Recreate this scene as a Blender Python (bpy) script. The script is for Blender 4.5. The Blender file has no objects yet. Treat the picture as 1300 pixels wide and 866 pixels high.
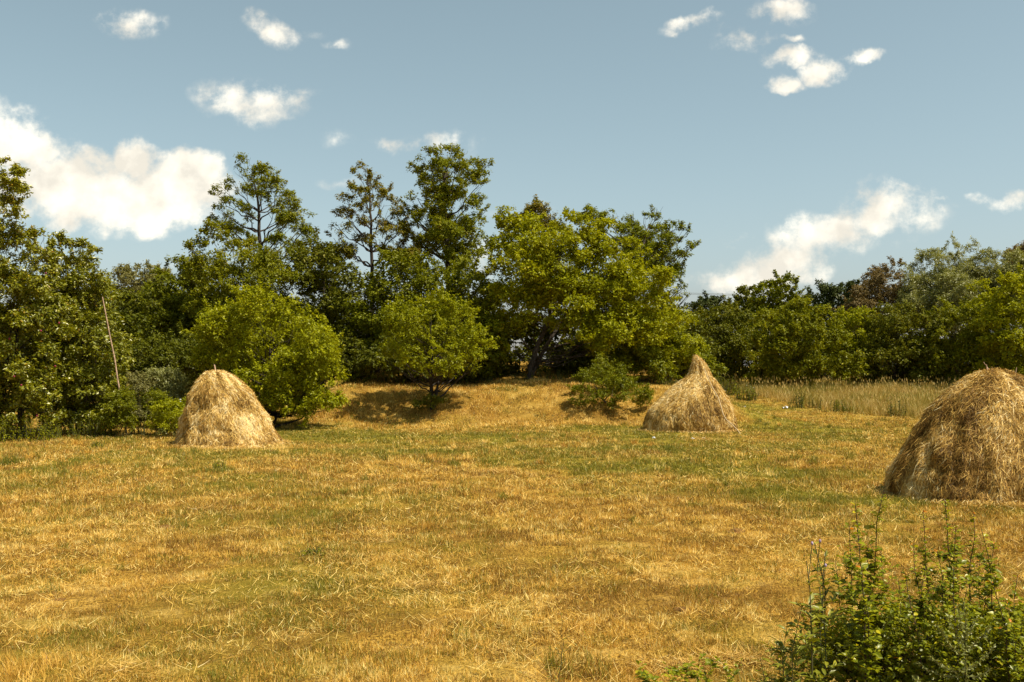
import bpy, math, random
import numpy as np
R = math.radians
rng = np.random.default_rng(11)
scene = bpy.context.scene
C = scene.collection

# ------------------------------------------------------------------ camera
F = 1264.0                                   # focal length in pixels of the 1300 wide photograph
EYE = 2.6
PITCH = math.atan((465 - 433) / F)
cam = bpy.data.cameras.new('camera')
cam.sensor_width = 36.0
cam.lens = 36.0 * F / 1300.0
cam.clip_start = 0.1
cam.clip_end = 6000
co = bpy.data.objects.new('camera', cam)
C.objects.link(co)
co.location = (0, 0, EYE)
co.rotation_euler = (math.pi / 2 + PITCH, 0, 0)
scene.camera = co

# ------------------------------------------------------------------ light
SUN_EL, SUN_AZ = R(60), R(118)               # azimuth clockwise from +Y (the view direction)
sdir = np.array([math.sin(SUN_AZ) * math.cos(SUN_EL), math.cos(SUN_AZ) * math.cos(SUN_EL), math.sin(SUN_EL)])
sl = bpy.data.lights.new('sun', 'SUN')
sl.energy = 5.0
sl.angle = R(0.53)
sl.color = (1.0, 0.94, 0.83)
so = bpy.data.objects.new('sun', sl)
C.objects.link(so)
so.rotation_euler = (math.pi / 2 - SUN_EL, 0, math.pi - SUN_AZ)
scene.view_settings.view_transform = 'Standard'
scene.view_settings.look = 'None'
scene.view_settings.gamma = 1
scene.view_settings.exposure = 0.44
scene.view_settings.use_curve_mapping = False
try:
    scene.cycles.max_bounces = 6
    scene.cycles.diffuse_bounces = 3
    scene.cycles.glossy_bounces = 1
    scene.cycles.transmission_bounces = 3
    scene.cycles.transparent_max_bounces = 4
    scene.cycles.caustics_reflective = False
    scene.cycles.caustics_refractive = False
except Exception:
    pass

# ------------------------------------------------------------------ sky with clouds
W = bpy.data.worlds.new("World")
scene.world = W
W.use_nodes = True
nt = W.node_tree
nt.nodes.clear()
N, L = nt.nodes, nt.links


def nd(tree, t, **kw):
    n = tree.nodes.new(t)
    for k, v in kw.items():
        setattr(n, k, v)
    return n


def mth(tree, op, a, b=None, c=None, clamp=False):
    n = tree.nodes.new('ShaderNodeMath')
    n.operation = op
    n.use_clamp = clamp
    for i, v in enumerate((a, b, c)):
        if v is None:
            continue
        if isinstance(v, (int, float)):
            n.inputs[i].default_value = v
        else:
            tree.links.new(v, n.inputs[i])
    return n.outputs[0]


sky = nd(nt, 'ShaderNodeTexSky', sky_type='NISHITA', sun_disc=False)
sky.sun_elevation = SUN_EL
sky.sun_rotation = SUN_AZ
sky.altitude = 200
sky.air_density = 1.0
sky.dust_density = 1.6
sky.ozone_density = 1.0
hs = nd(nt, 'ShaderNodeHueSaturation')
hs.inputs['Hue'].default_value = 0.458
hs.inputs['Saturation'].default_value = 0.66
hs.inputs['Value'].default_value = 1.0
L.new(sky.outputs[0], hs.inputs['Color'])
tc = nd(nt, 'ShaderNodeTexCoord')
sep = nd(nt, 'ShaderNodeSeparateXYZ')
L.new(tc.outputs['Generated'], sep.inputs[0])
ymax = mth(nt, 'MAXIMUM', sep.outputs[1], 0.12)
cu = mth(nt, 'DIVIDE', sep.outputs[0], ymax)
cv = mth(nt, 'DIVIDE', sep.outputs[2], ymax)
comb = nd(nt, 'ShaderNodeCombineXYZ')
L.new(cu, comb.inputs[0])
L.new(cv, comb.inputs[1])


def wnoise(scale, detail, rough, off=0.0):
    mp = nd(nt, 'ShaderNodeVectorMath', operation='ADD')
    mp.inputs[1].default_value = (off, off * .7, off * .3)
    L.new(comb.outputs[0], mp.inputs[0])
    n = nd(nt, 'ShaderNodeTexNoise')
    n.inputs['Scale'].default_value = scale
    n.inputs['Detail'].default_value = detail
    n.inputs['Roughness'].default_value = rough
    L.new(mp.outputs[0], n.inputs['Vector'])
    return n


nw = wnoise(9, 5, .6)
wsub = nd(nt, 'ShaderNodeVectorMath', operation='SUBTRACT')
L.new(nw.outputs['Color'], wsub.inputs[0])
wsub.inputs[1].default_value = (.5, .5, .5)
wsc = nd(nt, 'ShaderNodeVectorMath', operation='SCALE')
wsc.inputs['Scale'].default_value = .085
L.new(wsub.outputs[0], wsc.inputs[0])
wadd = nd(nt, 'ShaderNodeVectorMath', operation='ADD')
L.new(comb.outputs[0], wadd.inputs[0])
L.new(wsc.outputs[0], wadd.inputs[1])


def pxuv(px, py):
    u, v = (px - 650) / F, (433 - py) / F
    y = math.cos(PITCH) - v * math.sin(PITCH)
    return u / y, (math.sin(PITCH) + v * math.cos(PITCH)) / y


# clouds: centre, half width, half height (photo pixels), tilt in degrees, thickness
CLOUDS = [(20, 190, 80, 50, -15, 1.8), (95, 242, 125, 46, -6, 1.9), (205, 242, 100, 44, 0, 1.8), (170, 200, 36, 30, 0, 1.7), (232, 212, 50, 34, 0, 1.8), (272, 236, 34, 42, 0, 1.5), (115, 205, 30, 20, 0, 1.2),
          (-90, 165, 120, 60, -10, 1.5), (205, 272, 85, 22, 0, 1.1), (0, 235, 90, 40, 0, 1.3),
          (160, 35, 50, 20, -18, .62), (185, 42, 22, 14, 0, .5), (342, 24, 42, 18, -18, .85), (430, 46, 24, 8, 0, .35),
          (318, 120, 72, 26, -12, .85), (365, 115, 44, 10, -5, .4), (425, 170, 30, 14, 0, .25), (540, 182, 72, 14, -8, .5),
          (430, 236, 26, 9, 0, .3), (205, 325, 30, 8, 0, .3), (690, 262, 22, 10, 0, .4), (495, 172, 20, 10, 0, .6),
          (884, 27, 32, 11, -4, .8), (985, 8, 48, 20, 0, .95), (945, 50, 38, 16, 5, .7), (1003, 52, 20, 8, 0, .8),
          (1005, 77, 40, 15, 0, 1.2), (1045, 96, 32, 20, 10, 1.3), (993, 112, 30, 12, -5, 1.1), (1094, 67, 32, 14, 18, 1.15),
          (1050, 302, 85, 38, 22, 1.2), (990, 338, 95, 28, 14, 1.2), (930, 352, 80, 16, 8, 1.0), (1120, 275, 75, 38, 8, 1.25),
          (1145, 248, 50, 16, 0, .8), (1190, 255, 22, 8, 0, .6), (1275, 250, 40, 14, 0, .8), (930, 297, 26, 8, 0, .45),
          (1215, 262, 30, 6, 0, .2), (640, 270, 26, 10, 0, .3), (600, 335, 26, 18, 0, .7), (400, 30, 20, 8, 0, .2)]
acc = None
for (px, py, a, b, tilt, th) in CLOUDS:
    u0, v0 = pxuv(px, py)
    mp = nd(nt, 'ShaderNodeMapping', vector_type='TEXTURE')
    mp.inputs['Location'].default_value = (u0, v0, 0)
    mp.inputs['Rotation'].default_value = (0, 0, R(tilt))
    mp.inputs['Scale'].default_value = (a / F * 1.25, b / F * 1.3, 1)
    L.new(wadd.outputs[0], mp.inputs[0])
    ln = nd(nt, 'ShaderNodeVectorMath', operation='LENGTH')
    L.new(mp.outputs[0], ln.inputs[0])
    d = mth(nt, 'SUBTRACT', 1.0, ln.outputs['Value'], clamp=True)
    d = mth(nt, 'MULTIPLY', d, th)
    acc = d if acc is None else mth(nt, 'MAXIMUM', acc, d)
nf = wnoise(34, 8, .62, 3.1)
nf2 = wnoise(11, 6, .6, 7.7)
mod = mth(nt, 'ADD', mth(nt, 'MULTIPLY', mth(nt, 'SUBTRACT', nf.outputs[0], .5), 3.6),
          mth(nt, 'MULTIPLY', mth(nt, 'SUBTRACT', nf2.outputs[0], .5), 1.6))
gate = mth(nt, 'MULTIPLY', acc, 3.2, clamp=True)
dens = mth(nt, 'ADD', mth(nt, 'MULTIPLY', acc, 1.5), mth(nt, 'MULTIPLY', mod, gate))
mr = nd(nt, 'ShaderNodeMapRange', interpolation_type='SMOOTHSTEP')
mr.inputs['From Min'].default_value = .05
mr.inputs['From Max'].default_value = 1.6
L.new(dens, mr.inputs['Value'])
# cloud colour: noise mixes white with grey and cream shading painted in
ns = wnoise(13, 6, .55, 12.3)
up_shift = nd(nt, 'ShaderNodeVectorMath', operation='ADD')
ramp = nd(nt, 'ShaderNodeValToRGB')
ramp.color_ramp.elements[0].position = .40
ramp.color_ramp.elements[0].color = (.70, .66, .57, 1)
ramp.color_ramp.elements[1].position = .60
ramp.color_ramp.elements[1].color = (1.10, 1.03, .88, 1)
L.new(ns.outputs[0], ramp.inputs[0])
bgs = nd(nt, 'ShaderNodeBackground')
bgs.inputs['Strength'].default_value = .094
L.new(hs.outputs[0], bgs.inputs['Color'])
bgc = nd(nt, 'ShaderNodeBackground')
bgc.inputs['Strength'].default_value = .95
L.new(ramp.outputs[0], bgc.inputs['Color'])
mixc = nd(nt, 'ShaderNodeMixShader')
L.new(mr.outputs[0], mixc.inputs[0])
L.new(bgs.outputs[0], mixc.inputs[1])
L.new(bgc.outputs[0], mixc.inputs[2])
wo = nd(nt, 'ShaderNodeOutputWorld')
L.new(mixc.outputs[0], wo.inputs['Surface'])
W.cycles.sampling_method = 'MANUAL'
W.cycles.sample_map_resolution = 512


# ------------------------------------------------------------------ numeric helpers
def sm(a, b, x):
    t = np.clip((np.asarray(x, float) - a) / (b - a), 0, 1)
    return t * t * (3 - 2 * t)


_tab = np.random.default_rng(5).random(4096)


def _h(i, j, k):
    return _tab[(i * 73856093 ^ j * 19349663 ^ k * 83492791) & 4095]


def noise3(x, y, z):
    x, y, z = np.broadcast_arrays(np.asarray(x, float), np.asarray(y, float), np.asarray(z, float))
    xi, yi, zi = np.floor(x).astype(np.int64), np.floor(y).astype(np.int64), np.floor(z).astype(np.int64)
    fx, fy, fz = x - xi, y - yi, z - zi
    fx, fy, fz = fx * fx * (3 - 2 * fx), fy * fy * (3 - 2 * fy), fz * fz * (3 - 2 * fz)
    r = 0
    for a in (0, 1):
        for b in (0, 1):
            for c in (0, 1):
                r = r + _h(xi + a, yi + b, zi + c) * (fx if a else 1 - fx) * (fy if b else 1 - fy) * (fz if c else 1 - fz)
    return r


def fbm(x, y, z=0.0, o=4, g=.55):
    s = 0
    a = 1.0
    t = 0
    for i in range(o):
        s = s + a * noise3(np.asarray(x) * 2 ** i + 17.3 * i, np.asarray(y) * 2 ** i + 5.1 * i, np.asarray(z) * 2 ** i + 9.7 * i)
        t += a
        a *= g
    return s / t


def zg(x, y):
    x = np.asarray(x, float)
    y = np.asarray(y, float)
    r = np.hypot(x, y)
    z = 1.5 * sm(38, 70, y)
    topb = 47.5 + .8 * np.sin(x * .45) + .5 * np.sin(x * 1.1 + 1)
    z = z + 1.30 * sm(topb - 5.2, topb, y) * sm(-11.5, -7.5, x) * (1 - sm(7.5, 12.5, x)) * (1 + .10 * np.sin(x * .55 + .6))
    z = z + .11 * (fbm(x * .28, y * .28, 2.2, 3) - .5) * sm(5, 12, r) + .10 * (fbm(x * 1.1, y * 1.3, 4.2, 3) - .5) * sm(3, 8, r)
    z = z - .10 * np.exp(-((y - 33 - .06 * x) / 2.0) ** 2) * (x < 8) + .05 * np.exp(-((y - 28 - .1 * x) / 2.5) ** 2)
    return z


def P(px, py, d):
    u, v = (px - 650) / F, (433 - py) / F
    cp, sp = math.cos(PITCH), math.sin(PITCH)
    t = d / (cp - v * sp)
    return np.array([t * u, d, EYE + t * (sp + v * cp)])


def GP(px, py):
    """the point of the ground seen at a photo pixel"""
    prev = 5.0
    for d in np.arange(5, 110, .1):
        p = P(px, py, d)
        if p[2] <= zg(p[0], p[1]):
            break
        prev = d
    p = P(px, py, d)
    p[2] = float(zg(p[0], p[1]))
    return p


# ------------------------------------------------------------------ mesh helpers
def make_obj(name, chunks, mats, parent=None, smooth=None, attrs=None):
    """chunks: list of (verts Nx3, faces Mxk, material index, smooth, tint array or None)"""
    V, LI, LS, MI, SMO, TI = [], [], [], [], [], []
    vo = 0
    lo = 0
    for (v, f, mi, smf, tint) in chunks:
        v = np.asarray(v, np.float32).reshape(-1, 3)
        f = np.asarray(f, np.int64)
        if len(f) == 0:
            continue
        m, k = f.shape
        V.append(v)
        LI.append((f + vo).ravel())
        LS.append(lo + np.arange(m) * k)
        MI.append(np.full(m, mi))
        SMO.append(np.full(m, bool(smf)))
        TI.append(np.broadcast_to(np.asarray(.5 if tint is None else tint, np.float32), (m,)))
        vo += len(v)
        lo += m * k
    V = np.concatenate(V)
    LI = np.concatenate(LI).astype(np.int32)
    LS = np.concatenate(LS).astype(np.int32)
    me = bpy.data.meshes.new(name)
    me.vertices.add(len(V))
    me.vertices.foreach_set('co', V.ravel())
    me.loops.add(len(LI))
    me.loops.foreach_set('vertex_index', LI)
    me.polygons.add(len(LS))
    me.polygons.foreach_set('loop_start', LS)
    me.polygons.foreach_set('material_index', np.concatenate(MI).astype(np.int32))
    me.update(calc_edges=True)
    me.polygons.foreach_set('use_smooth', np.concatenate(SMO))
    at = me.attributes.new('tint', 'FLOAT', 'FACE')
    at.data.foreach_set('value', np.concatenate(TI).astype(np.float32))
    if attrs:
        for an, av in attrs.items():
            a2 = me.attributes.new(an, 'FLOAT', 'POINT')
            a2.data.foreach_set('value', np.asarray(av, np.float32))
    for m in (mats if isinstance(mats, (list, tuple)) else [mats]):
        me.materials.append(m)
    o = bpy.data.objects.new(name, me)
    C.objects.link(o)
    if parent is not None:
        o.parent = parent
    return o


def empty(name, loc, label, cat, group=None):
    o = bpy.data.objects.new(name, None)
    o.empty_display_size = .3
    C.objects.link(o)
    o.location = [float(a) for a in loc]
    tag(o, label, cat, group)
    return o


def tag(o, label, cat, group=None, kind=None):
    if label:
        o['label'] = label
    if cat:
        o['category'] = cat
    if group:
        o['group'] = group
    if kind:
        o['kind'] = kind
    return o


def norm(a):
    return a / np.maximum(np.linalg.norm(a, axis=-1, keepdims=True), 1e-9)


def tube(pts, rad, n=6, cap=True):
    pts = np.asarray(pts, float)
    k = len(pts)
    rad = np.broadcast_to(np.asarray(rad, float), (k,))
    tan = norm(np.gradient(pts, axis=0))
    ref = np.array([0.31, 0.12, .05]) if abs(tan[0][2]) > .8 else np.array([0, 0, 1.0])
    s = norm(np.cross(tan, ref + 1e-3))
    t = np.cross(tan, s)
    a = np.arange(n) / n * 2 * math.pi
    V = pts[:, None, :] + rad[:, None, None] * (np.cos(a)[None, :, None] * s[:, None, :] + np.sin(a)[None, :, None] * t[:, None, :])
    V = V.reshape(-1, 3)
    F_ = []
    for i in range(k - 1):
        for j in range(n):
            F_.append((i * n + j, i * n + (j + 1) % n, (i + 1) * n + (j + 1) % n, (i + 1) * n + j))
    return V, np.array(F_)


def merge(parts):
    V, Fs, o = [], [], 0
    for v, f in parts:
        V.append(v)
        Fs.append(f + o)
        o += len(v)
    return np.concatenate(V), np.concatenate(Fs)


def curve_pts(p0, p1, bend, n=6, jit=0.0, r=None):
    """a curved path from p0 to p1; bend is the mid offset"""
    r = r or rng
    t = np.linspace(0, 1, n)[:, None]
    p = p0 * (1 - t) + p1 * t + np.asarray(bend) * (4 * t * (1 - t))
    if jit:
        j = r.normal(0, jit, (n, 3))
        j[0] = j[-1] = 0
        p = p + j
    return p


# ------------------------------------------------------------------ materials
def bark_mat(name, c1, c2):
    m = bpy.data.materials.new(name)
    m.use_nodes = True
    t = m.node_tree
    t.nodes.clear()
    g = nd(t, 'ShaderNodeNewGeometry')
    mp = nd(t, 'ShaderNodeMapping')
    mp.inputs['Scale'].default_value = (9, 9, 2.2)
    t.links.new(g.outputs['Position'], mp.inputs[0])
    n = nd(t, 'ShaderNodeTexNoise')
    n.inputs['Scale'].default_value = 2.0
    n.inputs['Detail'].default_value = 5
    t.links.new(mp.outputs[0], n.inputs['Vector'])
    r = nd(t, 'ShaderNodeValToRGB')
    r.color_ramp.elements[0].position = .35
    r.color_ramp.elements[0].color = (*c1, 1)
    r.color_ramp.elements[1].position = .7
    r.color_ramp.elements[1].color = (*c2, 1)
    t.links.new(n.outputs[0], r.inputs[0])
    b = nd(t, 'ShaderNodeBsdfPrincipled')
    b.inputs['Roughness'].default_value = .85
    b.inputs['Specular IOR Level'].default_value = .2
    t.links.new(r.outputs[0], b.inputs['Base Color'])
    bp = nd(t, 'ShaderNodeBump')
    bp.inputs['Strength'].default_value = .6
    bp.inputs['Distance'].default_value = .02
    t.links.new(n.outputs[0], bp.inputs['Height'])
    t.links.new(bp.outputs[0], b.inputs['Normal'])
    o = nd(t, 'ShaderNodeOutputMaterial')
    t.links.new(b.outputs[0], o.inputs[0])
    return m


def tint_mat(name, stops, trans=.35, gloss=.014, rough=.45, tcol=(1.25, 1.15, .5)):
    """colour picked by the 'tint' attribute of each leaf or straw"""
    m = bpy.data.materials.new(name)
    m.use_nodes = True
    t = m.node_tree
    t.nodes.clear()
    a = nd(t, 'ShaderNodeAttribute', attribute_name='tint')
    r = nd(t, 'ShaderNodeValToRGB')
    el = r.color_ramp.elements
    while len(el) < len(stops):
        el.new(.5)
    for e, (p, c) in zip(el, stops):
        e.position = p
        e.color = (*c, 1)
    t.links.new(a.outputs['Fac'], r.inputs[0])
    d = nd(t, 'ShaderNodeBsdfDiffuse')
    t.links.new(r.outputs[0], d.inputs['Color'])
    last = d.outputs[0]
    if trans > 0:
        tr = nd(t, 'ShaderNodeBsdfTranslucent')
        mc = nd(t, 'ShaderNodeMix', data_type='RGBA', blend_type='MULTIPLY')
        mc.inputs[0].default_value = 1
        t.links.new(r.outputs[0], mc.inputs[6])
        mc.inputs[7].default_value = (*tcol, 1)
        t.links.new(mc.outputs[2], tr.inputs['Color'])
        mx = nd(t, 'ShaderNodeMixShader')
        mx.inputs[0].default_value = trans
        t.links.new(last, mx.inputs[1])
        t.links.new(tr.outputs[0], mx.inputs[2])
        last = mx.outputs[0]
    if gloss > 0:
        gl = nd(t, 'ShaderNodeBsdfGlossy')
        gl.inputs['Roughness'].default_value = rough
        gl.inputs['Color'].default_value = (1, .95, .75, 1)
        mx = nd(t, 'ShaderNodeMixShader')
        mx.inputs[0].default_value = gloss
        t.links.new(last, mx.inputs[1])
        t.links.new(gl.outputs[0], mx.inputs[2])
        last = mx.outputs[0]
    o = nd(t, 'ShaderNodeOutputMaterial')
    t.links.new(last, o.inputs[0])
    return m


M = {}
M['bark'] = bark_mat('bark', (.035, .026, .018), (.12, .095, .07))
M['bark_dark'] = bark_mat('dark_bark', (.022, .016, .011), (.07, .052, .036))
M['stem'] = bark_mat('green_stem', (.05, .06, .02), (.12, .10, .04))
M['twig'] = bark_mat('reddish_twig', (.045, .028, .018), (.10, .06, .04))
M['yellow'] = tint_mat('yellow_green_leaf', [(0, (0.090, 0.111, 0.0026)), (.5, (0.248, 0.262, 0.0038)), (.88, (0.399, 0.387, 0.0052)), (1, (0.506, 0.432, 0.0108))], .36)
M['plum'] = tint_mat('plum_leaf', [(0, (0.078, 0.102, 0.0043)), (.5, (0.198, 0.207, 0.0065)), (.9, (0.357, 0.327, 0.0108)), (1, (0.525, 0.301, 0.0216))], .34, .05, .4)
M['locust'] = tint_mat('locust_leaf', [(0, (0.070, 0.095, 0.0043)), (.5, (0.178, 0.200, 0.0069)), (.9, (0.279, 0.266, 0.0108)), (1, (0.344, 0.228, 0.0173))], .34)
M['locust_b'] = tint_mat('brownish_locust_leaf', [(0, (0.070, 0.079, 0.0065)), (.45, (0.165, 0.163, 0.0097)), (.75, (0.235, 0.193, 0.0183)), (1, (0.342, 0.217, 0.0324))], .32)
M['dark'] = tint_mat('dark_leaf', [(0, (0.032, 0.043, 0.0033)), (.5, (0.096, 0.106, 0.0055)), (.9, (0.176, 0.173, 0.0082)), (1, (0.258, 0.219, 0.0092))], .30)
M['mid'] = tint_mat('mid_green_leaf', [(0, (0.059, 0.076, 0.0026)), (.5, (0.150, 0.165, 0.0043)), (.9, (0.259, 0.253, 0.0061)), (1, (0.357, 0.307, 0.0108))], .36)
M['grey'] = tint_mat('grey_green_leaf', [(0, (0.090, 0.102, 0.0230)), (.5, (0.212, 0.219, 0.0491)), (.9, (0.338, 0.332, 0.0902)), (1, (0.423, 0.384, 0.1311))], .32, .05)
M['pine'] = tint_mat('pine_needles', [(0, (0.024, 0.035, 0.0090)), (.5, (0.054, 0.071, 0.0165)), (1, (0.099, 0.109, 0.0240))], .15)
M['rust'] = tint_mat('rusty_leaf', [(0, (.07, .055, .02)), (.5, (.17, .125, .045)), (1, (.26, .18, .07))], .25)
M['pale'] = tint_mat('pale_bare_leaf', [(0, (0.087, 0.092, 0.0248)), (.5, (0.184, 0.172, 0.0495)), (1, (0.290, 0.254, 0.0825))], .3)
M['near'] = tint_mat('hedge_leaf', [(0, (0.063, 0.084, 0.0038)), (.5, (0.175, 0.202, 0.0067)), (.85, (0.336, 0.327, 0.0096)), (.97, (0.503, 0.418, 0.0144)), (1, (0.630, 0.195, 0.0144))], .40, .03, .38)
M['thistle'] = tint_mat('thistle_leaf', [(0, (0.070, 0.083, 0.0035)), (.6, (0.175, 0.181, 0.0065)), (1, (0.295, 0.269, 0.0108))], .28, .04)
M['silver'] = tint_mat('silvery_leaf', [(0, (.15, .165, .03)), (1, (.29, .29, .07))], .2, .05)
M['straw'] = tint_mat('dry_hay', [(0, (.09, .045, .009)), (.3, (.28, .145, .027)), (.6, (.56, .335, .072)), (.85, (.84, .57, .17)), (1, (.92, .74, .36))], .15, .012, .5, (1, .9, .7))
M['grass'] = tint_mat('mown_grass_blade', [(0, (.12, .125, .010)), (.22, (.26, .225, .018)), (.38, (.19, .090, .015)), (.55, (.56, .300, .040)), (.8, (.84, .53, .095)), (1, (.92, .72, .25))], .22, .03, .5, (1.05, 1, .6))
M['tall'] = tint_mat('tall_grass_blade', [(0, (.085, .105, .012)), (.35, (.20, .20, .025)), (.6, (.36, .27, .050)), (1, (.55, .38, .12))], .28, .03, .5, (1.1, 1, .6))


def plain(name, col, rough=.6, nscale=40, var=.3):
    m = bpy.data.materials.new(name)
    m.use_nodes = True
    t = m.node_tree
    b = t.nodes['Principled BSDF']
    b.inputs['Roughness'].default_value = rough
    b.inputs['Specular IOR Level'].default_value = .12
    n = nd(t, 'ShaderNodeTexNoise')
    n.inputs['Scale'].default_value = nscale
    g = nd(t, 'ShaderNodeNewGeometry')
    t.links.new(g.outputs['Position'], n.inputs['Vector'])
    r = nd(t, 'ShaderNodeValToRGB')
    r.color_ramp.elements[0].position = .3
    r.color_ramp.elements[0].color = (*[c * (1 - var) for c in col], 1)
    r.color_ramp.elements[1].position = .7
    r.color_ramp.elements[1].color = (*[min(1, c * (1 + var)) for c in col], 1)
    t.links.new(n.outputs[0], r.inputs[0])
    t.links.new(r.outputs[0], b.inputs['Base Color'])
    return m


M['fruit'] = plain('plum_skin', (.22, .03, .05), .35)
M['flower'] = plain('white_petals', (.75, .75, .68), .8, 30, .15)
M['purple'] = plain('thistle_purple', (.36, .25, .33), .8)
M['orange'] = plain('orange_petals', (.75, .28, .04), .8)
M['litter'] = plain('white_plastic', (.75, .75, .74), .4, 12, .12)
M['pole'] = plain('weathered_pole', (.45, .30, .19), .8, 14, .35)
M['silverwood'] = plain('silver_dry_wood', (.34, .28, .21), .85, 25, .5)
M['barkless'] = plain('peeled_branch', (.46, .33, .17), .7, 25, .25)
M['wire'] = plain('wire_metal', (.10, .10, .10), .5, 5, .1)
M['earth'] = plain('dark_earth', (.17, .085, .022), .95, 30, .45)


# ------------------------------------------------------------------ the field
def tone(x, y):
    """how green and how brown the mown field is; colour of the turf itself, not light"""
    px = 650 + F * x / np.maximum(y, 4)
    g = fbm(x * .35 + 3, y * .22, 1.0, 4)
    g = sm(.50, .70, g) * (.25 + .30 * sm(14, 26, y))
    wv = .9 * np.sin(x * .5) + .6 * np.sin(x * 1.3 + 2)
    g = g + .75 * np.exp(-((y - 31 - wv * .6 - .12 * x) / 1.7) ** 2) * sm(-9, -5, x) * (1 - sm(5.5, 8, x))
    g = g + .60 * np.exp(-((y - 25.5 - wv * .4 + .25 * (x - 3)) / 1.3) ** 2) * sm(0, 3, x) * (1 - sm(8, 10, x))
    g = g + .75 * np.exp(-((y - 20 - wv * .3 + .1 * (x - 6)) / .9) ** 2) * sm(4.0, 5.5, x) * (1 - sm(8, 10, x))
    g = g + .85 * np.exp(-((y - 41 - wv * .3) / 2.0) ** 2) * sm(1, 3.5, x) * (1 - sm(7, 10, x))
    g = g + .6 * np.exp(-((y - 37 - wv * .3) / 1.8) ** 2) * sm(-11, -9, x) * (1 - sm(-1, 2, x))
    g = g + .35 * np.exp(-(((x + 2.2) / 1.0) ** 2 + ((y - 11.8) / .8) ** 2))
    g = g + .35 * np.exp(-(((x + 5.2) / 1.6) ** 2 + ((y - 16.5) / 1.2) ** 2))
    g = g * (.6 + .8 * fbm(x * 1.1, y * .9, 7, 3))
    g = g + .22 * sm(.50, .66, fbm(x * 2.3, y * 2.0, 3.0, 3)) + .22 * sm(22, 34, y)
    b = sm(.46, .62, fbm(x * .6, y * .8 + 20, 5.0, 4)) * .75 + .9 * sm(.52, .64, fbm(x * 1.7, y * 2.4, 8.0, 4))
    s = sm(.50, .66, fbm(x * 2.4 + 9, y * 2.6, 11.0, 4)) * .9
    bank = sm(42, 43.5, y) * sm(-11, -8, x) * (1 - sm(7.5, 10, x))
    g = g * (1 - .75 * bank)
    b = b * (1 - .6 * s) + .25 * bank
    return np.clip(g, 0, 1), np.clip(b, 0, 1), np.clip(s, 0, 1)


def axis(lims):
    out = []
    for a, b, st in lims:
        out.append(np.arange(a, b, st))
    out.append([lims[-1][1]])
    return np.concatenate(out)


xs = axis([(-3000, -600, 600), (-600, -100, 100), (-100, -45, 11), (-45, -24, 1.5), (-24, 24, .18), (24, 45, 1.5), (45, 100, 11), (100, 600, 100), (600, 3000, 600)])
ys = axis([(-3000, -600, 600), (-600, -60, 90), (-60, 4, 4), (4, 30, .15), (30, 62, .25), (62, 100, 2), (100, 600, 100), (600, 3000, 600)])
X, Y = np.meshgrid(xs, ys)
Z = zg(X, Y) + (.05 * (fbm(X * 4, Y * 4, 1.7, 3) - .5) + .09 * (fbm(X * 1.7, Y * 2.2, 5.7, 2) - .5)) * sm(4, 6, Y) * (1 - sm(60, 62, Y))
nx, ny = len(xs), len(ys)
idx = np.arange(nx * ny).reshape(ny, nx)
fc = np.stack([idx[:-1, :-1], idx[:-1, 1:], idx[1:, 1:], idx[1:, :-1]], -1).reshape(-1, 4)
tg, tb, ts = tone(X.ravel(), Y.ravel())

gm = bpy.data.materials.new('mown_field_turf')
gm.use_nodes = True
t = gm.node_tree
t.nodes.clear()


def attr(t, n):
    return nd(t, 'ShaderNodeAttribute', attribute_name=n).outputs['Fac']


geo = nd(t, 'ShaderNodeNewGeometry')


def gnoise(scale, det, rough, sx=1, sy=1):
    mp = nd(t, 'ShaderNodeMapping')
    mp.inputs['Scale'].default_value = (sx, sy, 1)
    t.links.new(geo.outputs['Position'], mp.inputs[0])
    n = nd(t, 'ShaderNodeTexNoise')
    n.inputs['Scale'].default_value = scale
    n.inputs['Detail'].default_value = det
    n.inputs['Roughness'].default_value = rough
    t.links.new(mp.outputs[0], n.inputs['Vector'])
    return n.outputs[0]


def mixc_(t, f, a, b):
    mx = nd(t, 'ShaderNodeMix', data_type='RGBA')
    for i, v in ((0, f), (6, a), (7, b)):
        if isinstance(v, tuple):
            mx.inputs[i].default_value = (*v, 1)
        elif isinstance(v, float):
            mx.inputs[i].default_value = v
        else:
            t.links.new(v, mx.inputs[i])
    return mx.outputs[2]


n1 = gnoise(9, 6, .7)
n2 = gnoise(38, 5, .7, 1, .6)
n3 = gnoise(2.2, 5, .6)
c = mixc_(t, mth(t, 'MULTIPLY', mth(t, 'SUBTRACT', n2, .40), 4.5, clamp=True), (.100, .048, .009), (.56, .320, .052))
c = mixc_(t, mth(t, 'MULTIPLY', attr(t, 'brown'), mth(t, 'MULTIPLY', mth(t, 'SUBTRACT', n1, .28), 2.4, clamp=True)), c, (.135, .064, .015))
c = mixc_(t, mth(t, 'MULTIPLY', attr(t, 'pale'), mth(t, 'MULTIPLY', mth(t, 'SUBTRACT', n1, .40), 3.0, clamp=True)), c, (.64, .41, .11))
c = mixc_(t, mth(t, 'MULTIPLY', attr(t, 'green'), mth(t, 'ADD', mth(t, 'MULTIPLY', n2, .9), .35), clamp=True), c, (.20, .175, .020))
c = mixc_(t, mth(t, 'MULTIPLY', mth(t, 'SUBTRACT', n3, .60), 3.0, clamp=True), c, (.13, .080, .025))
d = nd(t, 'ShaderNodeBsdfDiffuse')
t.links.new(c, d.inputs['Color'])
bp = nd(t, 'ShaderNodeBump')
bp.inputs['Strength'].default_value = .8
bp.inputs['Distance'].default_value = .06
t.links.new(mth(t, 'ADD', n1, mth(t, 'MULTIPLY', n2, .5)), bp.inputs['Height'])
t.links.new(bp.outputs[0], d.inputs['Normal'])
o = nd(t, 'ShaderNodeOutputMaterial')
t.links.new(d.outputs[0], o.inputs[0])
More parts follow.
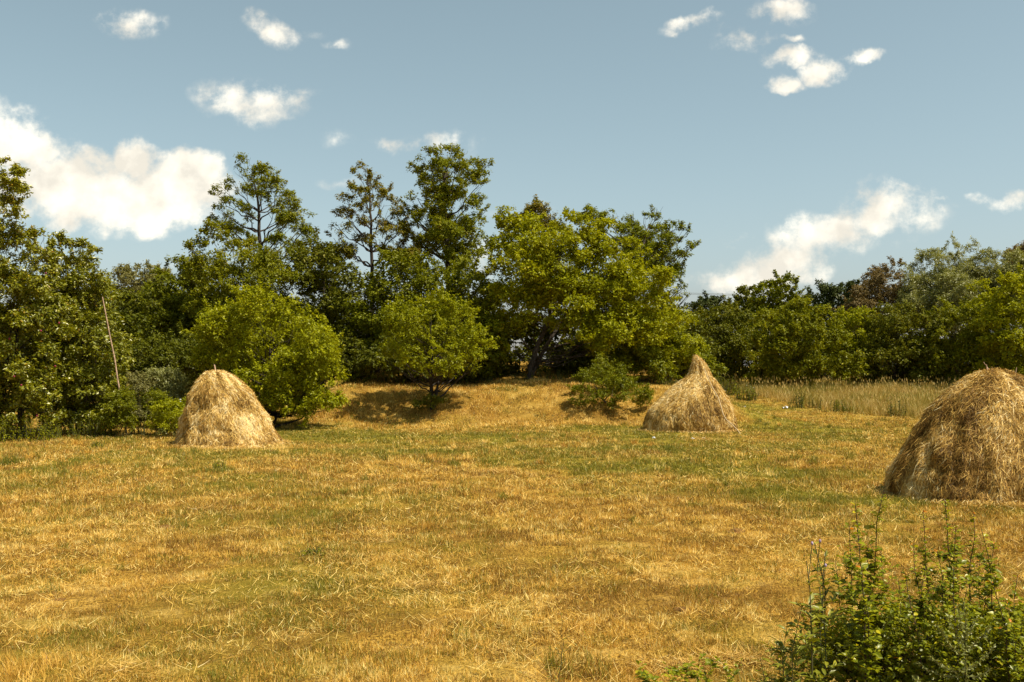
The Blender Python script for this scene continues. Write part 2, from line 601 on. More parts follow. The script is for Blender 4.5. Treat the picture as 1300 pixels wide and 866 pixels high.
field = make_obj('field', [(np.stack([X, Y, Z], -1).reshape(-1, 3), fc, 0, True, None)], gm,
                 attrs={'green': tg, 'brown': tb, 'pale': ts})
field['kind'] = 'structure'


# ------------------------------------------------------------------ grass
def blades(x, y, length, width, lean, tint, z=None, segs=1, az=None, r=rng, bow=.35):
    """thin upright or leaning blades; returns a chunk of triangles"""
    n = len(x)
    z = zg(x, y) - .004 if z is None else z
    az = r.uniform(0, 2 * math.pi, n) if az is None else az
    base = np.stack([x, y, z], -1)
    dirh = np.stack([np.cos(az), np.sin(az), np.zeros(n)], -1)
    up = np.array([0, 0, 1.0])
    a = dirh * np.sin(lean)[:, None] + up * np.cos(lean)[:, None]
    az2 = r.uniform(0, 2 * math.pi, n)
    sd = np.stack([np.cos(az2), np.sin(az2), np.zeros(n)], -1)
    sd = norm(sd - a * (sd * a).sum(-1, keepdims=True)) * (width * .5)[:, None]
    if segs == 1:
        tip = base + a * length[:, None]
        V = np.stack([base - sd, base + sd, tip], 1).reshape(-1, 3)
        F_ = np.arange(3 * n).reshape(n, 3)
        return V, F_, tint
    mid = base + a * (length * .55)[:, None]
    a2 = norm(a + dirh * bow)
    tip = mid + a2 * (length * .45)[:, None]
    V = np.stack([base - sd, base + sd, mid + sd * .8, mid - sd * .8, tip + sd * .25, tip - sd * .25], 1).reshape(-1, 3)
    b = (np.arange(n) * 6)[:, None]
    F_ = np.concatenate([b + np.array([[0, 1, 2, 3]]), b + np.array([[3, 2, 4, 5]])], 0)
    return V, F_, np.concatenate([tint, tint])


def wedge(n, d0, d1, power=0.0, r=rng, margin=.62, pmin=2.0):
    """random points in the field of view; density falls with distance to the given power"""
    u = r.random(n)
    e = 2 - power
    d = (d0 ** e + u * (d1 ** e - d0 ** e)) ** (1 / e) if abs(e) > 1e-6 else d0 * (d1 / d0) ** u
    x = r.uniform(-1, 1, n) * (d * margin + .5)
    return x, d


def grass_tint(x, y, r=rng):
    g, b, s = tone(x, y)
    n = len(x)
    u = r.random(n)
    f_ = noise3(x * 7, y * 6, 2.0) * .6 + noise3(x * 17, y * 14, 5.0) * .4
    b = np.clip(b * .6 + 1.0 * (1 - sm(.34, .50, f_)), 0, 1)
    t_ = np.clip(.58 + r.normal(0, .17, n) + .25 * s + .5 * (f_ - .5), .36, 1)
    t_ = np.where(u < b * .85, np.clip(.40 + r.normal(0, .06, n), .3, .6), t_)
    t_ = np.where(r.random(n) < np.clip(g * 1.05 + .05, 0, .9), np.clip(.15 + r.normal(0, .09, n), 0, .3), t_)
    return t_


chs = []
x, y = wedge(2200000, 6.5, 62, 1.85)
keep = fbm(x * 3.0, y * 2.4, 6.0, 3) > rng.random(len(x)) * .52 + .10
x, y = x[keep], y[keep]
sc = np.clip(y / 12, .8, 3.0)
patch = .55 + .9 * fbm(x * 1.6, y * 1.3, 9.0, 3)
ln = rng.uniform(.022, .068, len(x)) * patch * (.6 + .9 * noise3(x * 7, y * 6, 2.0)) * np.clip(sc, 1, 1.6)
V_, F_, T_ = blades(x, y, ln, .0062 * sc * rng.uniform(.7, 1.5, len(x)), np.abs(rng.normal(.5, .55, len(x))), grass_tint(x, y))
chs.append((V_, F_, 0, False, T_))
# cut straws lying about
x, y = wedge(110000, 6.5, 50, 1.4)
dn = fbm(x * .9, y * .7, 12.0, 4)
k = dn > .40 + .25 * rng.random(len(x))
x, y = x[k], y[k]
sc = np.clip(y / 11, .8, 2.6)
V_, F_, T_ = blades(x, y, rng.uniform(.05, .15, len(x)) * (1 + .8 * (rng.random(len(x)) < .03)), .0045 * sc, rng.uniform(1.0, 1.6, len(x)), np.clip(rng.normal(.80, .15, len(x)), .4, 1),
                    z=zg(x, y) + rng.uniform(.005, .05, len(x)), segs=2, bow=-.2)
chs.append((V_, F_, 0, False, T_))
# longer uncut tufts and scattered wisps
cx, cy = wedge(620, 7, 45, .6)
cr = rng.uniform(.06, .28, len(cx))
k = rng.integers(18, 70, len(cx))
xi = np.repeat(cx, k)
yi = np.repeat(cy, k)
rr = np.repeat(cr, k)
th = rng.uniform(0, 2 * math.pi, len(xi))
q = np.sqrt(rng.random(len(xi)))
xi = xi + rr * q * np.cos(th)
yi = yi + rr * q * np.sin(th)
ctint = np.where(rng.random(len(cx)) < .55, rng.uniform(.05, .26, len(cx)), rng.uniform(.5, .95, len(cx)))
V_, F_, T_ = blades(xi, yi, rng.uniform(.06, .19, len(xi)) * np.clip(yi / 20, .8, 1.3), .005 * np.clip(yi / 11, .9, 2.4), np.abs(rng.normal(.3, .3, len(xi))),
                    np.clip(np.repeat(ctint, k) + rng.normal(0, .05, len(xi)), 0, 1), segs=2)
chs.append((V_, F_, 0, False, T_))
# a green flowering tuft of grass low in the middle
for (px, py, rad, n, h, tt) in [(735, 858, .30, 260, .18, .28), (700, 850, .06, 40, .26, .12), (420, 705, .5, 500, .10, .18), (90, 640, .9, 600, .10, .15),
                                (280, 600, .35, 260, .16, .12), (850, 570, .3, 160, .14, .1), (565, 700, .5, 250, .09, .2), (10, 590, .3, 200, .3, .1),
                                (60, 860, .5, 400, .14, .7), (330, 860, .4, 300, .12, .15), (15, 855, .4, 500, .16, .6)]:
    p = GP(px, py)
    th = rng.uniform(0, 6.28, n)
    q = rad * np.sqrt(rng.random(n))
    xi, yi = p[0] + q * np.cos(th), p[1] + q * np.sin(th)
    V_, F_, T_ = blades(xi, yi, rng.uniform(.4, 1.1, n) * h, np.full(n, .005 * max(1, p[1] / 11)), np.abs(rng.normal(.25, .3, n)),
                        np.clip(tt + rng.normal(0, .09, n), 0, 1), segs=2)
    chs.append((V_, F_, 0, False, T_))
n = 60000
x = rng.uniform(-12, 10, n)
y = rng.uniform(41.5, 51, n)
k = fbm(x * 1.6, y * 1.6, 21.0, 3) > .44 + .16 * rng.random(n)
x, y = x[k], y[k]
tn = fbm(x * .9, y * .9, 14.0, 3)
V_, F_, T_ = blades(x, y, rng.uniform(.05, .20, len(x)), rng.uniform(.012, .022, len(x)), np.abs(rng.normal(.4, .4, len(x))),
                    np.clip(.55 + 1.6 * (tn - .5) + rng.normal(0, .14, len(x)), 0, .9), segs=2)
chs.append((V_, F_, 0, False, T_))
g_ = make_obj('mown_grass', chs, M['grass'])
g_['kind'] = 'stuff'
g_['label'] = 'short mown dry grass and stubble covering the field'

# wisps of hay left on the ground
chs = []
for (px, py, rad, n) in [(630, 601, .9, 500), (530, 748, .55, 420), (480, 690, .6, 260), (265, 648, .5, 160), (850, 855, .7, 500), (1190, 632, 1.0, 500),
                         (1280, 645, 1.1, 700), (430, 710, .7, 240), (160, 670, .8, 260), (935, 845, .5, 420), (60, 700, .6, 150), (620, 830, .5, 150),
                         (350, 600, .8, 160), (1240, 690, .5, 220), (890, 560, 1.3, 300), (300, 570, 1.5, 420), (210, 590, 1.2, 180), (150, 860, .6, 300)]:
    p = GP(px, py)
    q = rad * np.abs(rng.normal(0, .5, n))
    th = rng.uniform(0, 6.28, n)
    xi, yi = p[0] + q * np.cos(th) * 1.3 + .12 * rng.normal(0, 1, n), p[1] + q * np.sin(th) * .8
    hh = .07 * np.exp(-(q / rad / .5) ** 2)
    V_, F_, T_ = blades(xi, yi, rng.uniform(.05, .16, n) * max(1, p[1] / 16), np.full(n, .0042 * max(1, p[1] / 12)), rng.uniform(1.1, 1.7, n),
                        np.clip(rng.normal(.60, .17, n), 0, 1), z=zg(xi, yi) + hh * rng.random(n) + .01, segs=2, bow=-.3)
    chs.append((V_, F_, 0, False, T_))
w_ = make_obj('loose_hay', chs, M['straw'])
w_['kind'] = 'stuff'
w_['label'] = 'loose wisps of hay left lying on the mown field'

# small dark molehills and clods
for i, (px, py, r_, lab) in enumerate([(75, 768, .08, 'small dark clod heap in the dry grass at lower left'),
                                       (562, 624, .13, 'dark tussocky molehill left of the field centre'),
                                       (935, 676, .12, 'small brown molehill between the middle stack and the foreground shrub'),
                                       (868, 777, .09, 'little dark soil heap low in the field, below the middle stack'),
                                       (555, 588, .14, 'tiny dark mound far out on the green strip of the field'),
                                       (210, 672, .13, 'flat brown soil patch in front of the left haystack'),
                                       (347, 573, .10, 'dark clod lying at the right foot of the left haystack')]):
    p = GP(px, py)
    a = np.linspace(0, 2 * math.pi, 19)[:-1]
    rings = [(1.25, -.02), (1.0, .12), (.72, .30), (.4, .42), (.12, .46)]
    V_ = []
    for k_, (q, h) in enumerate(rings):
        w = 1 + .5 * (noise3(np.cos(a) * 2 + i * 9, np.sin(a) * 2, k_ * 1.0) - .5)
        xx, yy = p[0] + np.cos(a) * q * r_ * w, p[1] + np.sin(a) * q * r_ * w * .9
        V_.append(np.stack([xx, yy, zg(xx, yy) + h * r_ * .8 * w + .01 * rng.random(len(a))], -1))
    V_ = np.concatenate(V_)
    F_ = np.array([(k_ * 18 + j, k_ * 18 + (j + 1) % 18, (k_ + 1) * 18 + (j + 1) % 18, (k_ + 1) * 18 + j) for k_ in range(4) for j in range(18)])
    top = np.array([[72 + j, 72 + (j + 1) % 18, 72 + (j + 9) % 18, 72 + (j + 9) % 18] for j in range(0)], int).reshape(-1, 4)
    ch = [(V_, F_, 0, False, None)]
    cen = V_[72:90].mean(0)
    ch.append((np.vstack([V_[72:90], cen]), np.array([(j, (j + 1) % 18, 18) for j in range(18)]), 0, False, None))
    tag(make_obj('molehill', ch, M['earth']), lab, 'molehill', 'molehills and clods in the mown field')


# ------------------------------------------------------------------ foliage
def leaves(cen, along, nrm, ln, wd, tint, fold=.25):
    """folded four-point leaves"""
    n = len(cen)
    s = norm(np.cross(along, nrm))
    ln = ln[:, None]
    wd = wd[:, None]
    b = cen - along * ln * .5
    tp = cen + along * ln * .5 - nrm * ln * .12
    l = cen - along * ln * .05 + s * wd * .5 + nrm * wd * fold * .5
    r_ = cen - along * ln * .05 - s * wd * .5 + nrm * wd * fold * .5
    V_ = np.stack([b, l, tp, r_], 1).reshape(-1, 3)
    F_ = np.arange(4 * n).reshape(n, 4)
    return V_, F_, tint


def crown_leaves(lobes, r, dens, lsize, lratio, gap, twl, per, tbias=0., flat=.6, origin=(0, 0, 0), rs=.5, cull=.72, sprays=0):
    """lobes: (centre, radii). Each lobe is covered by small leafy puffs with gaps between them;
    twigs radiate from the middle of each puff and carry the leaves."""
    O = np.array(origin)
    LC = np.array([c for c, _ in lobes], float)
    LR = np.array([q for _, q in lobes], float)
    pc, pr, pd = [], [], []
    for (c_, rad) in zip(LC, LR):
        R_ = rad.mean()
        s0 = min(rs, R_ * .62)
        n = int(max(5, 3.5 * (R_ / s0) ** 2))
        dv = norm(r.normal(0, 1, (n, 3)))
        q = np.clip(1 - np.abs(r.normal(0, .16, n)), .3, 1.0)
        q = np.where(r.random(n) < .20, q + r.uniform(.05, .34, n), q)
        pc.append(c_ + dv * np.maximum(rad - s0 * .55, s0 * .3) * q[:, None])
        pr.append(s0 * r.uniform(.6, 1.25, n) * np.where(q > 1.0, .7, 1.0))
        pd.append(dv)
    pc, pr, pd = np.concatenate(pc), np.concatenate(pr), np.concatenate(pd)
    inside = np.zeros(len(pc))
    for i in range(len(LC)):
        e = (((pc - LC[i]) / LR[i]) ** 2).sum(-1)
        inside += e < cull ** 2
    k = (inside < 1) | (r.random(len(pc)) < .22)
    k &= (fbm(*(pc * .9 + 31).T, 2)) > gap
    pc, pr, pd = pc[k], pr[k], pd[k]
    larea = lsize * lsize * lratio * .5
    cnt = np.maximum(6, (math.pi * pr ** 2 * dens / larea)).astype(int)
    cnt = np.maximum(3, cnt // per)
    ci = np.repeat(np.arange(len(pc)), cnt)
    n = len(ci)
    dv = norm(r.normal(0, 1, (n, 3)) + pd[ci] * .45 + np.array([0, 0, .25]))
    q = r.uniform(.25, 1.0, n) ** .7
    p = pc[ci] + dv * (pr[ci] * q)[:, None] * np.array([1.12, 1.12, .72])
    ct = np.clip(r.normal(.5, .17, len(pc)), 0, 1)[ci] * .6 + .4 * noise3(*(p * .35 + 3).T)
    k = (p[:, 2] + O[2]) > zg(p[:, 0] + O[0], p[:, 1] + O[1]) + .03
    p, dv, ct = p[k], dv[k], ct[k]
    if sprays:
        # arching leafy sprays that break the outline
        m_ = len(LC) * sprays
        wi = r.integers(0, len(LC), m_)
        sd_ = norm(r.normal(0, 1, (m_, 3)) * np.array([1, 1, .5]) + np.array([0, 0, .75]))
        sl_ = LR[wi].mean(-1) * r.uniform(.8, 1.5, m_)
        q_ = np.linspace(.35, 1, 14)
        sp_ = LC[wi][:, None, :] + sd_[:, None, :] * (sl_[:, None, None] * q_[None, :, None]) + r.normal(0, .035, (m_, 14, 3))
        p = np.concatenate([p, sp_.reshape(-1, 3)])
        dv = np.concatenate([dv, np.repeat(sd_, 14, 0)])
        ct = np.concatenate([ct, np.full(m_ * 14, .62)])
    n = len(p)
    d2 = norm(dv + np.array([0, 0, .35]) + r.normal(0, .35, p.shape))
    tl = twl * r.uniform(.4, 1.2, n)
    ui = np.repeat(np.arange(n), per)
    m = len(ui)
    s = r.random(m)
    side = norm(r.normal(0, 1, (m, 3)))
    cen = p[ui] + d2[ui] * (tl[ui] * s)[:, None] + side * (lsize * .6) + np.array([0, 0, -1.0]) * (tl[ui] * s ** 2 * .18)[:, None]
    nr = norm(np.array([0, 0, flat]) + d2[ui] * .35 + r.normal(0, .50, (m, 3)))
    al = norm(d2[ui] * .7 + side * .8)
    al = norm(al - nr * (al * nr).sum(-1, keepdims=True))
    sz = lsize * r.uniform(.6, 1.35, m)
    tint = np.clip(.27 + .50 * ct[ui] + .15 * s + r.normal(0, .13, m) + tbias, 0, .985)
    tint = np.where(r.random(m) < .002, 1.0, tint)
    return leaves(cen, al, nr, sz, sz * lratio, tint), (p, d2, tl)


tree_count = 0
LAI = 2.7
leaf_total = 0


def tree(name, label, cat, group, d, base, lobes, mat, lsize=.15, lratio=.62, dens=5.0, gap=.40, twl=.45, per=9, depth=.8, trunk=.13, bark='bark',
         trunk_path=None, limbs=True, branchlets=4, tbias=0., seed=None, copies=2, stems=1, fork=.30, flat=.6, side_r=1.0, lai_f=1.0, rs=None, sprays=3, lz=1.0):
    """A tree at distance d. base: photo pixel column of the foot. lobes: (px, py, radius px) seen in the photo, given real depth."""
    global tree_count
    tree_count += 1
    r = np.random.default_rng(100 + tree_count * 7 if seed is None else seed)
    bx = (base - 650) / F * d
    O = np.array([bx, d, float(zg(bx, d))])
    k = d / F
    W_ = [P(px, py, d) - O for (px, py, *_r) in lobes]
    Rr = [l[2] * k for l in lobes]
    xs_ = np.array([w[0] for w in W_])
    cx_ = float(np.average(xs_, weights=np.array(Rr) ** 2))
    hw = max(max(abs(w[0] - cx_) + q * .5 for w, q in zip(W_, Rr)), .5)
    L3 = []
    for i, (w, q) in enumerate(zip(W_, Rr)):
        lim = depth * math.sqrt(max(.05, 1 - ((w[0] - cx_) / hw) ** 2)) * hw
        for j in range(copies):
            if copies == 1:
                dy = r.uniform(-.6, .6) * lim
            else:
                dy = (-1 + 2 * j / (copies - 1)) * lim * r.uniform(.45, .85) + r.normal(0, .15) * lim
            sc_ = 1 if j == 0 else r.uniform(.8, 1.0)
            rad = np.array([q * r.uniform(.95, 1.12), q * r.uniform(.8, 1.15) * (1 + .25 * depth), q * r.uniform(.82, 1.0) * lz]) * sc_
            jit = np.array([r.normal(0, .12) * q, dy, (0 if j == 0 else -abs(r.normal(0, .18)) * q)])
            L3.append((w + jit, rad))
    lai = LAI * lai_f
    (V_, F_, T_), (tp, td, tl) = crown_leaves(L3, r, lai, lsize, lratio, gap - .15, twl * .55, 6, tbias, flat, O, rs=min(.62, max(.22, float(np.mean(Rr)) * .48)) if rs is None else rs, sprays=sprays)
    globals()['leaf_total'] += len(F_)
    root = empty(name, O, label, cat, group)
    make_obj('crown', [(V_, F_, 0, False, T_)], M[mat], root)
    # trunk and limbs
    parts = []
    top = max(w[2] for w in W_)
    if trunk_path is not None:
        tpth = np.array([P(px, py, d) - O for (px, py) in trunk_path])
        tpth[:, 1] += r.normal(0, .12, len(tpth))
        tpth[0] = (tpth[0][0], 0, -.25)
        tt = np.linspace(0, 1, len(tpth))
        t2 = np.linspace(0, 1, len(tpth) * 3)
        tpth = np.stack([np.interp(t2, tt, tpth[:, i]) for i in range(3)], -1)
        tpth[1:-1] += r.normal(0, .03, tpth[1:-1].shape)
    else:
        tpth = curve_pts(np.array([0, 0, -.25]), np.array([cx_ * .8, 0, top * .78]), (r.normal(0, .1) * top * .15, 0, 0), 10, .04, r)
    rads = trunk * (1 - .85 * np.linspace(0, 1, len(tpth)) ** .9)
    rads[0] *= 1.35
    parts.append(tube(tpth, rads, 8))
    hts = tpth[:, 2]
    if limbs:
        for li, (c_, rad) in enumerate(L3):
            if li % copies and r.random() < .6:
                continue
            want = c_[2] - (.45 + .5 * fork) * math.hypot(c_[0] - tpth[-1][0] * .5, c_[1]) - rad[2] * .6
            want = min(max(want, top * .12), hts.max() * .93)
            j = int(np.argmin(np.abs(hts - want)))
            p0 = tpth[j]
            r0 = min(rads[j] * .55, trunk * .34) * side_r
            r0 = max(r0, .012)
            pts = curve_pts(p0, c_, (0, 0, -.08 * np.linalg.norm(c_ - p0)), 7, .03 * np.linalg.norm(c_ - p0), r)
            parts.append(tube(pts, r0 * (1 - .78 * np.linspace(0, 1, 7)), 5))
            for b_ in range((branchlets + 1) // 2):
                dv = norm(r.normal(0, 1, 3) + np.array([0, 0, .2]))
                st = pts[r.integers(3, 7)]
                en = c_ + dv * rad * .85
                parts.append(tube(curve_pts(st, en, (0, 0, -.05), 4, .03, r), r0 * .24 * (1 - .7 * np.linspace(0, 1, 4)) + .003, 3))
    for s_ in range(stems - 1):
        e = L3[r.integers(0, len(L3))][0]
        st = np.array([r.normal(0, .15), r.normal(0, .12), -.2])
        parts.append(tube(curve_pts(st, e * np.array([.9, .9, .85]), (r.normal(0, .15), 0, 0), 8, .04, r), trunk * r.uniform(.5, .85) * (1 - .8 * np.linspace(0, 1, 8)), 6))
    tv, tf = merge(parts)
    make_obj('trunk', [(tv, tf, 0, True, None)], M[bark], root)
    return root, tp, td, L3


GT = 'trees of the wood edge behind the field'
GS = 'bushes of the hedge at the far right of the field'

# far wood that reads as one mass
r = np.random.default_rng(3)
lob = []
for px in range(-420, 1750, 24):
    d_ = 84 + r.uniform(-5, 8)
    topy = 392 + 14 * math.sin(px * .02) + r.uniform(-8, 8) if px < 860 else 418 + r.uniform(-6, 8)
    for py, rr_ in ((topy + 22, 24), (topy + 48, 30), (topy + 76, 32)):
        p = P(px + r.uniform(-8, 8), py, d_)
        lob.append((p, np.array([rr_, rr_, rr_]) * d_ / F * 1.15))
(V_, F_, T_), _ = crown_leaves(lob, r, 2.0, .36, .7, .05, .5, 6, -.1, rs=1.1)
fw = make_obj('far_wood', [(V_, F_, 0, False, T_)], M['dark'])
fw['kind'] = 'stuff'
fw['label'] = 'dark far wood filling in behind the tree line'
lob = []
for (x0, x1, d0_, ytop, ybot) in [(590, 800, 53.5, 425, 475), (-160, 240, 50, 400, 480), (230, 900, 58, 405, 470), (880, 1480, 69, 440, 478)]:  # dark foliage added to stop light showing through; first strip fills a shaded void
    for px in range(x0, x1, 22):
        d_ = d0_ + r.uniform(-1.5, 2.5)
        for py in range(ytop, ybot + 1, 26):
            p = P(px + r.uniform(-8, 8), py + r.uniform(-9, 9), d_)
            q_ = r.uniform(15, 21) * d_ / F
            lob.append((p, np.array([q_, q_, q_])))
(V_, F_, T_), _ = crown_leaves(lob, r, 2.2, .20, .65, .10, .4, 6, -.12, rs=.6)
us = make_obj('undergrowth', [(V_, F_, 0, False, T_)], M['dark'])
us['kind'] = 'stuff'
us['label'] = 'dark tangled undergrowth added to fill the shaded gaps between the trunks of the wood edge'

# ---- far trees
tree('pine_tree', 'small round dark pine against the cloud at the gap in the tree line', 'tree', GT, 110, 897,
     [(897, 383, 12), (888, 390, 12), (908, 388, 12), (898, 400, 16), (890, 410, 18), (905, 412, 16)], 'pine', .30, .5, 5, .33, .5, 8, trunk=.2, bark='bark_dark')
tree('slender_tree', 'narrow dark tree top next to the round pine on the skyline', 'tree', GT, 100, 945,
     [(945, 370, 7), (943, 382, 10), (950, 392, 14), (925, 390, 10), (930, 402, 16), (948, 410, 20)], 'dark', .26, .6, 5, .36, .4, 8, trunk=.16)
tree('broadleaf_tree', 'dark spreading tree rising above the hedge on the skyline right of the middle haystack', 'tree', GT, 88, 986,
     [(985, 362, 12), (970, 370, 11), (1003, 368, 12), (990, 380, 20), (1012, 382, 12), (968, 388, 14), (990, 402, 24), (1010, 412, 22), (965, 415, 22)], 'mid', .24, .6, 5.2, .40, .45, 8, trunk=.2, tbias=-.12, bark='bark_dark')
tree('conifer_tree', 'dark blue green conifer group on the skyline left of the reddish tree', 'tree', GT, 96, 1048,
     [(1040, 374, 13), (1058, 372, 13), (1048, 390, 22), (1070, 385, 15), (1028, 392, 18), (1060, 408, 26), (1030, 415, 22)], 'pine', .30, .45, 5, .38, .5, 9, trunk=.2)
tree('conifer_tree', 'short pointed conifer between the conifer group and the reddish tree', 'tree', GT, 92, 1082,
     [(1083, 366, 7), (1082, 377, 11), (1086, 392, 17), (1085, 412, 22)], 'pine', .28, .45, 6, .36, .4, 9, trunk=.15)
tree('sparse_tree', 'thin reddish brown half bare tree above the right hedge', 'tree', GT, 78, 1122,
     [(1128, 342, 12), (1115, 350, 12), (1138, 352, 12), (1104, 362, 12), (1125, 366, 20), (1145, 370, 14), (1098, 376, 16), (1118, 388, 22), (1092, 400, 24), (1135, 398, 24)], 'rust', .17, .5, 3.6, .44, .5, 7, trunk=.14, branchlets=10)
tree('willow_tree', 'tall pale grey green willow at the far right of the wood', 'tree', GT, 72, 1215,
     [(1205, 322, 16), (1188, 330, 15), (1225, 325, 15), (1240, 332, 14), (1175, 345, 18), (1206, 350, 28), (1240, 352, 24), (1165, 362, 18), (1150, 382, 20),
      (1262, 355, 18), (1185, 375, 28), (1225, 380, 30), (1258, 380, 24), (1200, 400, 30), (1160, 405, 25)], 'grey', .17, .34, 5.5, .42, .6, 10, trunk=.28, branchlets=6)
tree('willow_tree', 'second grey green willow, cut by the right edge of the photo', 'tree', GT, 70, 1300,
     [(1285, 335, 18), (1305, 340, 22), (1275, 355, 20), (1300, 370, 30), (1335, 350, 30), (1350, 385, 40), (1280, 390, 28)], 'grey', .17, .34, 5.5, .42, .6, 10, trunk=.26)
tree('sparse_tree', 'brown topped tree peeping over the willow at the right edge', 'tree', GT, 84, 1296,
     [(1293, 322, 9), (1302, 318, 10), (1284, 330, 9), (1310, 330, 14), (1295, 345, 20)], 'rust', .2, .55, 4.5, .42, .5, 7, trunk=.18, branchlets=8)

# ---- left background
tree('bare_tree', 'pale thin half bare tree behind the fruit trees on the left', 'tree', GT, 66, 175,
     [(165, 348, 13), (188, 344, 12), (178, 360, 18), (158, 368, 16), (198, 362, 14), (172, 385, 24), (195, 392, 24), (208, 350, 8)], 'pale', .15, .5, 3.2, .45, .6, 7, trunk=.13, branchlets=12)
tree('broadleaf_tree', 'dark tree behind the leaning pole on the left', 'tree', GT, 56, 172,
     [(150, 385, 28), (180, 400, 30), (205, 400, 24), (165, 430, 38), (200, 440, 36), (140, 440, 34), (180, 470, 34), (215, 470, 30)], 'dark', .16, .62, 5.5, .38, .45, 9, trunk=.16)
tree('broadleaf_tree', 'mid green tree between the pale bare tree and the first tall locust', 'tree', GT, 54, 232,
     [(235, 338, 18), (215, 352, 18), (252, 345, 18), (225, 375, 30), (255, 375, 26), (205, 385, 20), (240, 405, 34), (215, 425, 32), (255, 440, 34), (230, 460, 34)], 'mid', .15, .6, 5.5, .40, .45, 9, trunk=.18, tbias=-.08)
tree('feathery_tree', 'light green feathery tree crowding the foot of the first tall locust', 'tree', GT, 52, 305,
     [(282, 302, 14), (265, 320, 16), (300, 312, 14), (272, 345, 20), (310, 335, 20), (345, 338, 20), (295, 365, 28), (335, 365, 26), (370, 352, 18),
      (250, 360, 18), (310, 395, 30), (355, 395, 28), (270, 390, 24), (330, 425, 34), (290, 440, 34)], 'mid', .15, .5, 4.8, .42, .5, 9, trunk=.17, tbias=.08)
# ---- tall locusts
tree('locust_tree', 'first tall locust from the left, open crown of flat layers over forked trunks', 'tree', GT, 57, 330,
     [(325, 211, 9), (312, 222, 10), (338, 222, 11), (305, 237, 9), (348, 236, 12), (290, 243, 9), (281, 251, 7), (364, 246, 10), (325, 240, 13), (300, 258, 9),
      (283, 268, 7), (340, 258, 13), (372, 262, 12), (386, 266, 7), (355, 275, 12), (318, 270, 9), (378, 284, 14), (392, 300, 10), (290, 287, 12), (345, 296, 13),
      (310, 300, 12), (368, 306, 14), (385, 322, 12), (335, 322, 14), (272, 282, 6)],
     'locust', .13, .5, 7.5, .50, .38, 9, depth=.75, trunk=.20, trunk_path=[(338, 492), (334, 420), (332, 350), (329, 290), (326, 250), (323, 222)],
     branchlets=6, sprays=1, lai_f=1.25, lz=.70, bark='bark', stems=1, copies=2, flat=.9)
tree('locust_tree', 'second tall locust, slim brownish crown on a single straight trunk', 'tree', GT, 56, 474,
     [(466, 214, 6), (460, 224, 8), (474, 230, 9), (482, 240, 11), (455, 244, 8), (496, 250, 9), (468, 252, 12), (446, 258, 9), (488, 264, 12), (505, 268, 9),
      (440, 272, 9), (462, 275, 11), (512, 282, 9), (430, 288, 9), (484, 285, 12), (452, 294, 11), (502, 300, 12), (424, 304, 9), (472, 305, 10), (520, 300, 8),
      (440, 318, 14), (496, 322, 14), (418, 324, 12), (520, 325, 14)],
     'locust_b', .13, .5, 7.5, .49, .36, 9, depth=.7, trunk=.17, trunk_path=[(478, 492), (474, 420), (472, 360), (471, 300), (470, 260), (467, 225)], branchlets=6, sprays=1, lai_f=1.25, lz=.74, copies=2, flat=.9)
tree('locust_tree', 'third and fullest tall locust, dense green crown above the small lone tree', 'tree', GT, 57, 570,
     [(557, 200, 10), (572, 197, 9), (592, 203, 9), (610, 210, 10), (620, 214, 6), (540, 207, 9), (534, 220, 9), (560, 218, 14), (603, 226, 13), (582, 222, 13),
      (550, 240, 15), (575, 245, 18), (608, 242, 9), (597, 258, 13), (535, 258, 12), (558, 265, 18), (610, 275, 12), (588, 280, 18), (545, 285, 18), (570, 300, 22),
      (604, 300, 12), (600, 318, 14), (540, 310, 18), (580, 325, 20), (522, 270, 9), (514, 290, 9)],
     'locust', .14, .52, 8.5, .42, .40, 9, depth=.8, trunk=.26, trunk_path=[(575, 490), (572, 420), (570, 350), (566, 290), (564, 240), (566, 210)], branchlets=5, sprays=1, lai_f=1.25, lz=.74, copies=2, flat=.8)
tree('locust_tree', 'fourth locust, dark ragged crown sticking out right of the great yellow green tree', 'tree', GT, 59, 800,
     [(745, 272, 9), (760, 280, 12), (776, 277, 10), (795, 283, 14), (812, 276, 11), (830, 270, 10), (842, 282, 10), (858, 291, 10), (866, 300, 7), (852, 305, 12),
      (870, 318, 8), (858, 325, 10), (838, 300, 14), (842, 322, 14), (862, 342, 10), (850, 350, 12), (868, 366, 8), (866, 378, 7), (820, 300, 20), (790, 305, 20), (820, 330, 24), (840, 355, 14)],
     'locust', .14, .52, 8.0, 0.53, .40, 9, depth=.7, trunk=.24, trunk_path=[(792, 490), (795, 420), (803, 350), (815, 310), (822, 290)], branchlets=6, sprays=1, lai_f=1.25, lz=.74, copies=2, tbias=-.14, flat=.8)
tree('sparse_tree', 'brown twiggy tree top showing above the left of the great yellow green tree', 'tree', GT, 58, 680,
     [(675, 265, 9), (685, 268, 8), (664, 274, 9), (690, 278, 10), (676, 285, 12), (700, 290, 12)], 'locust_b', .13, .5, 6, .42, .4, 7, trunk=.16, branchlets=8)
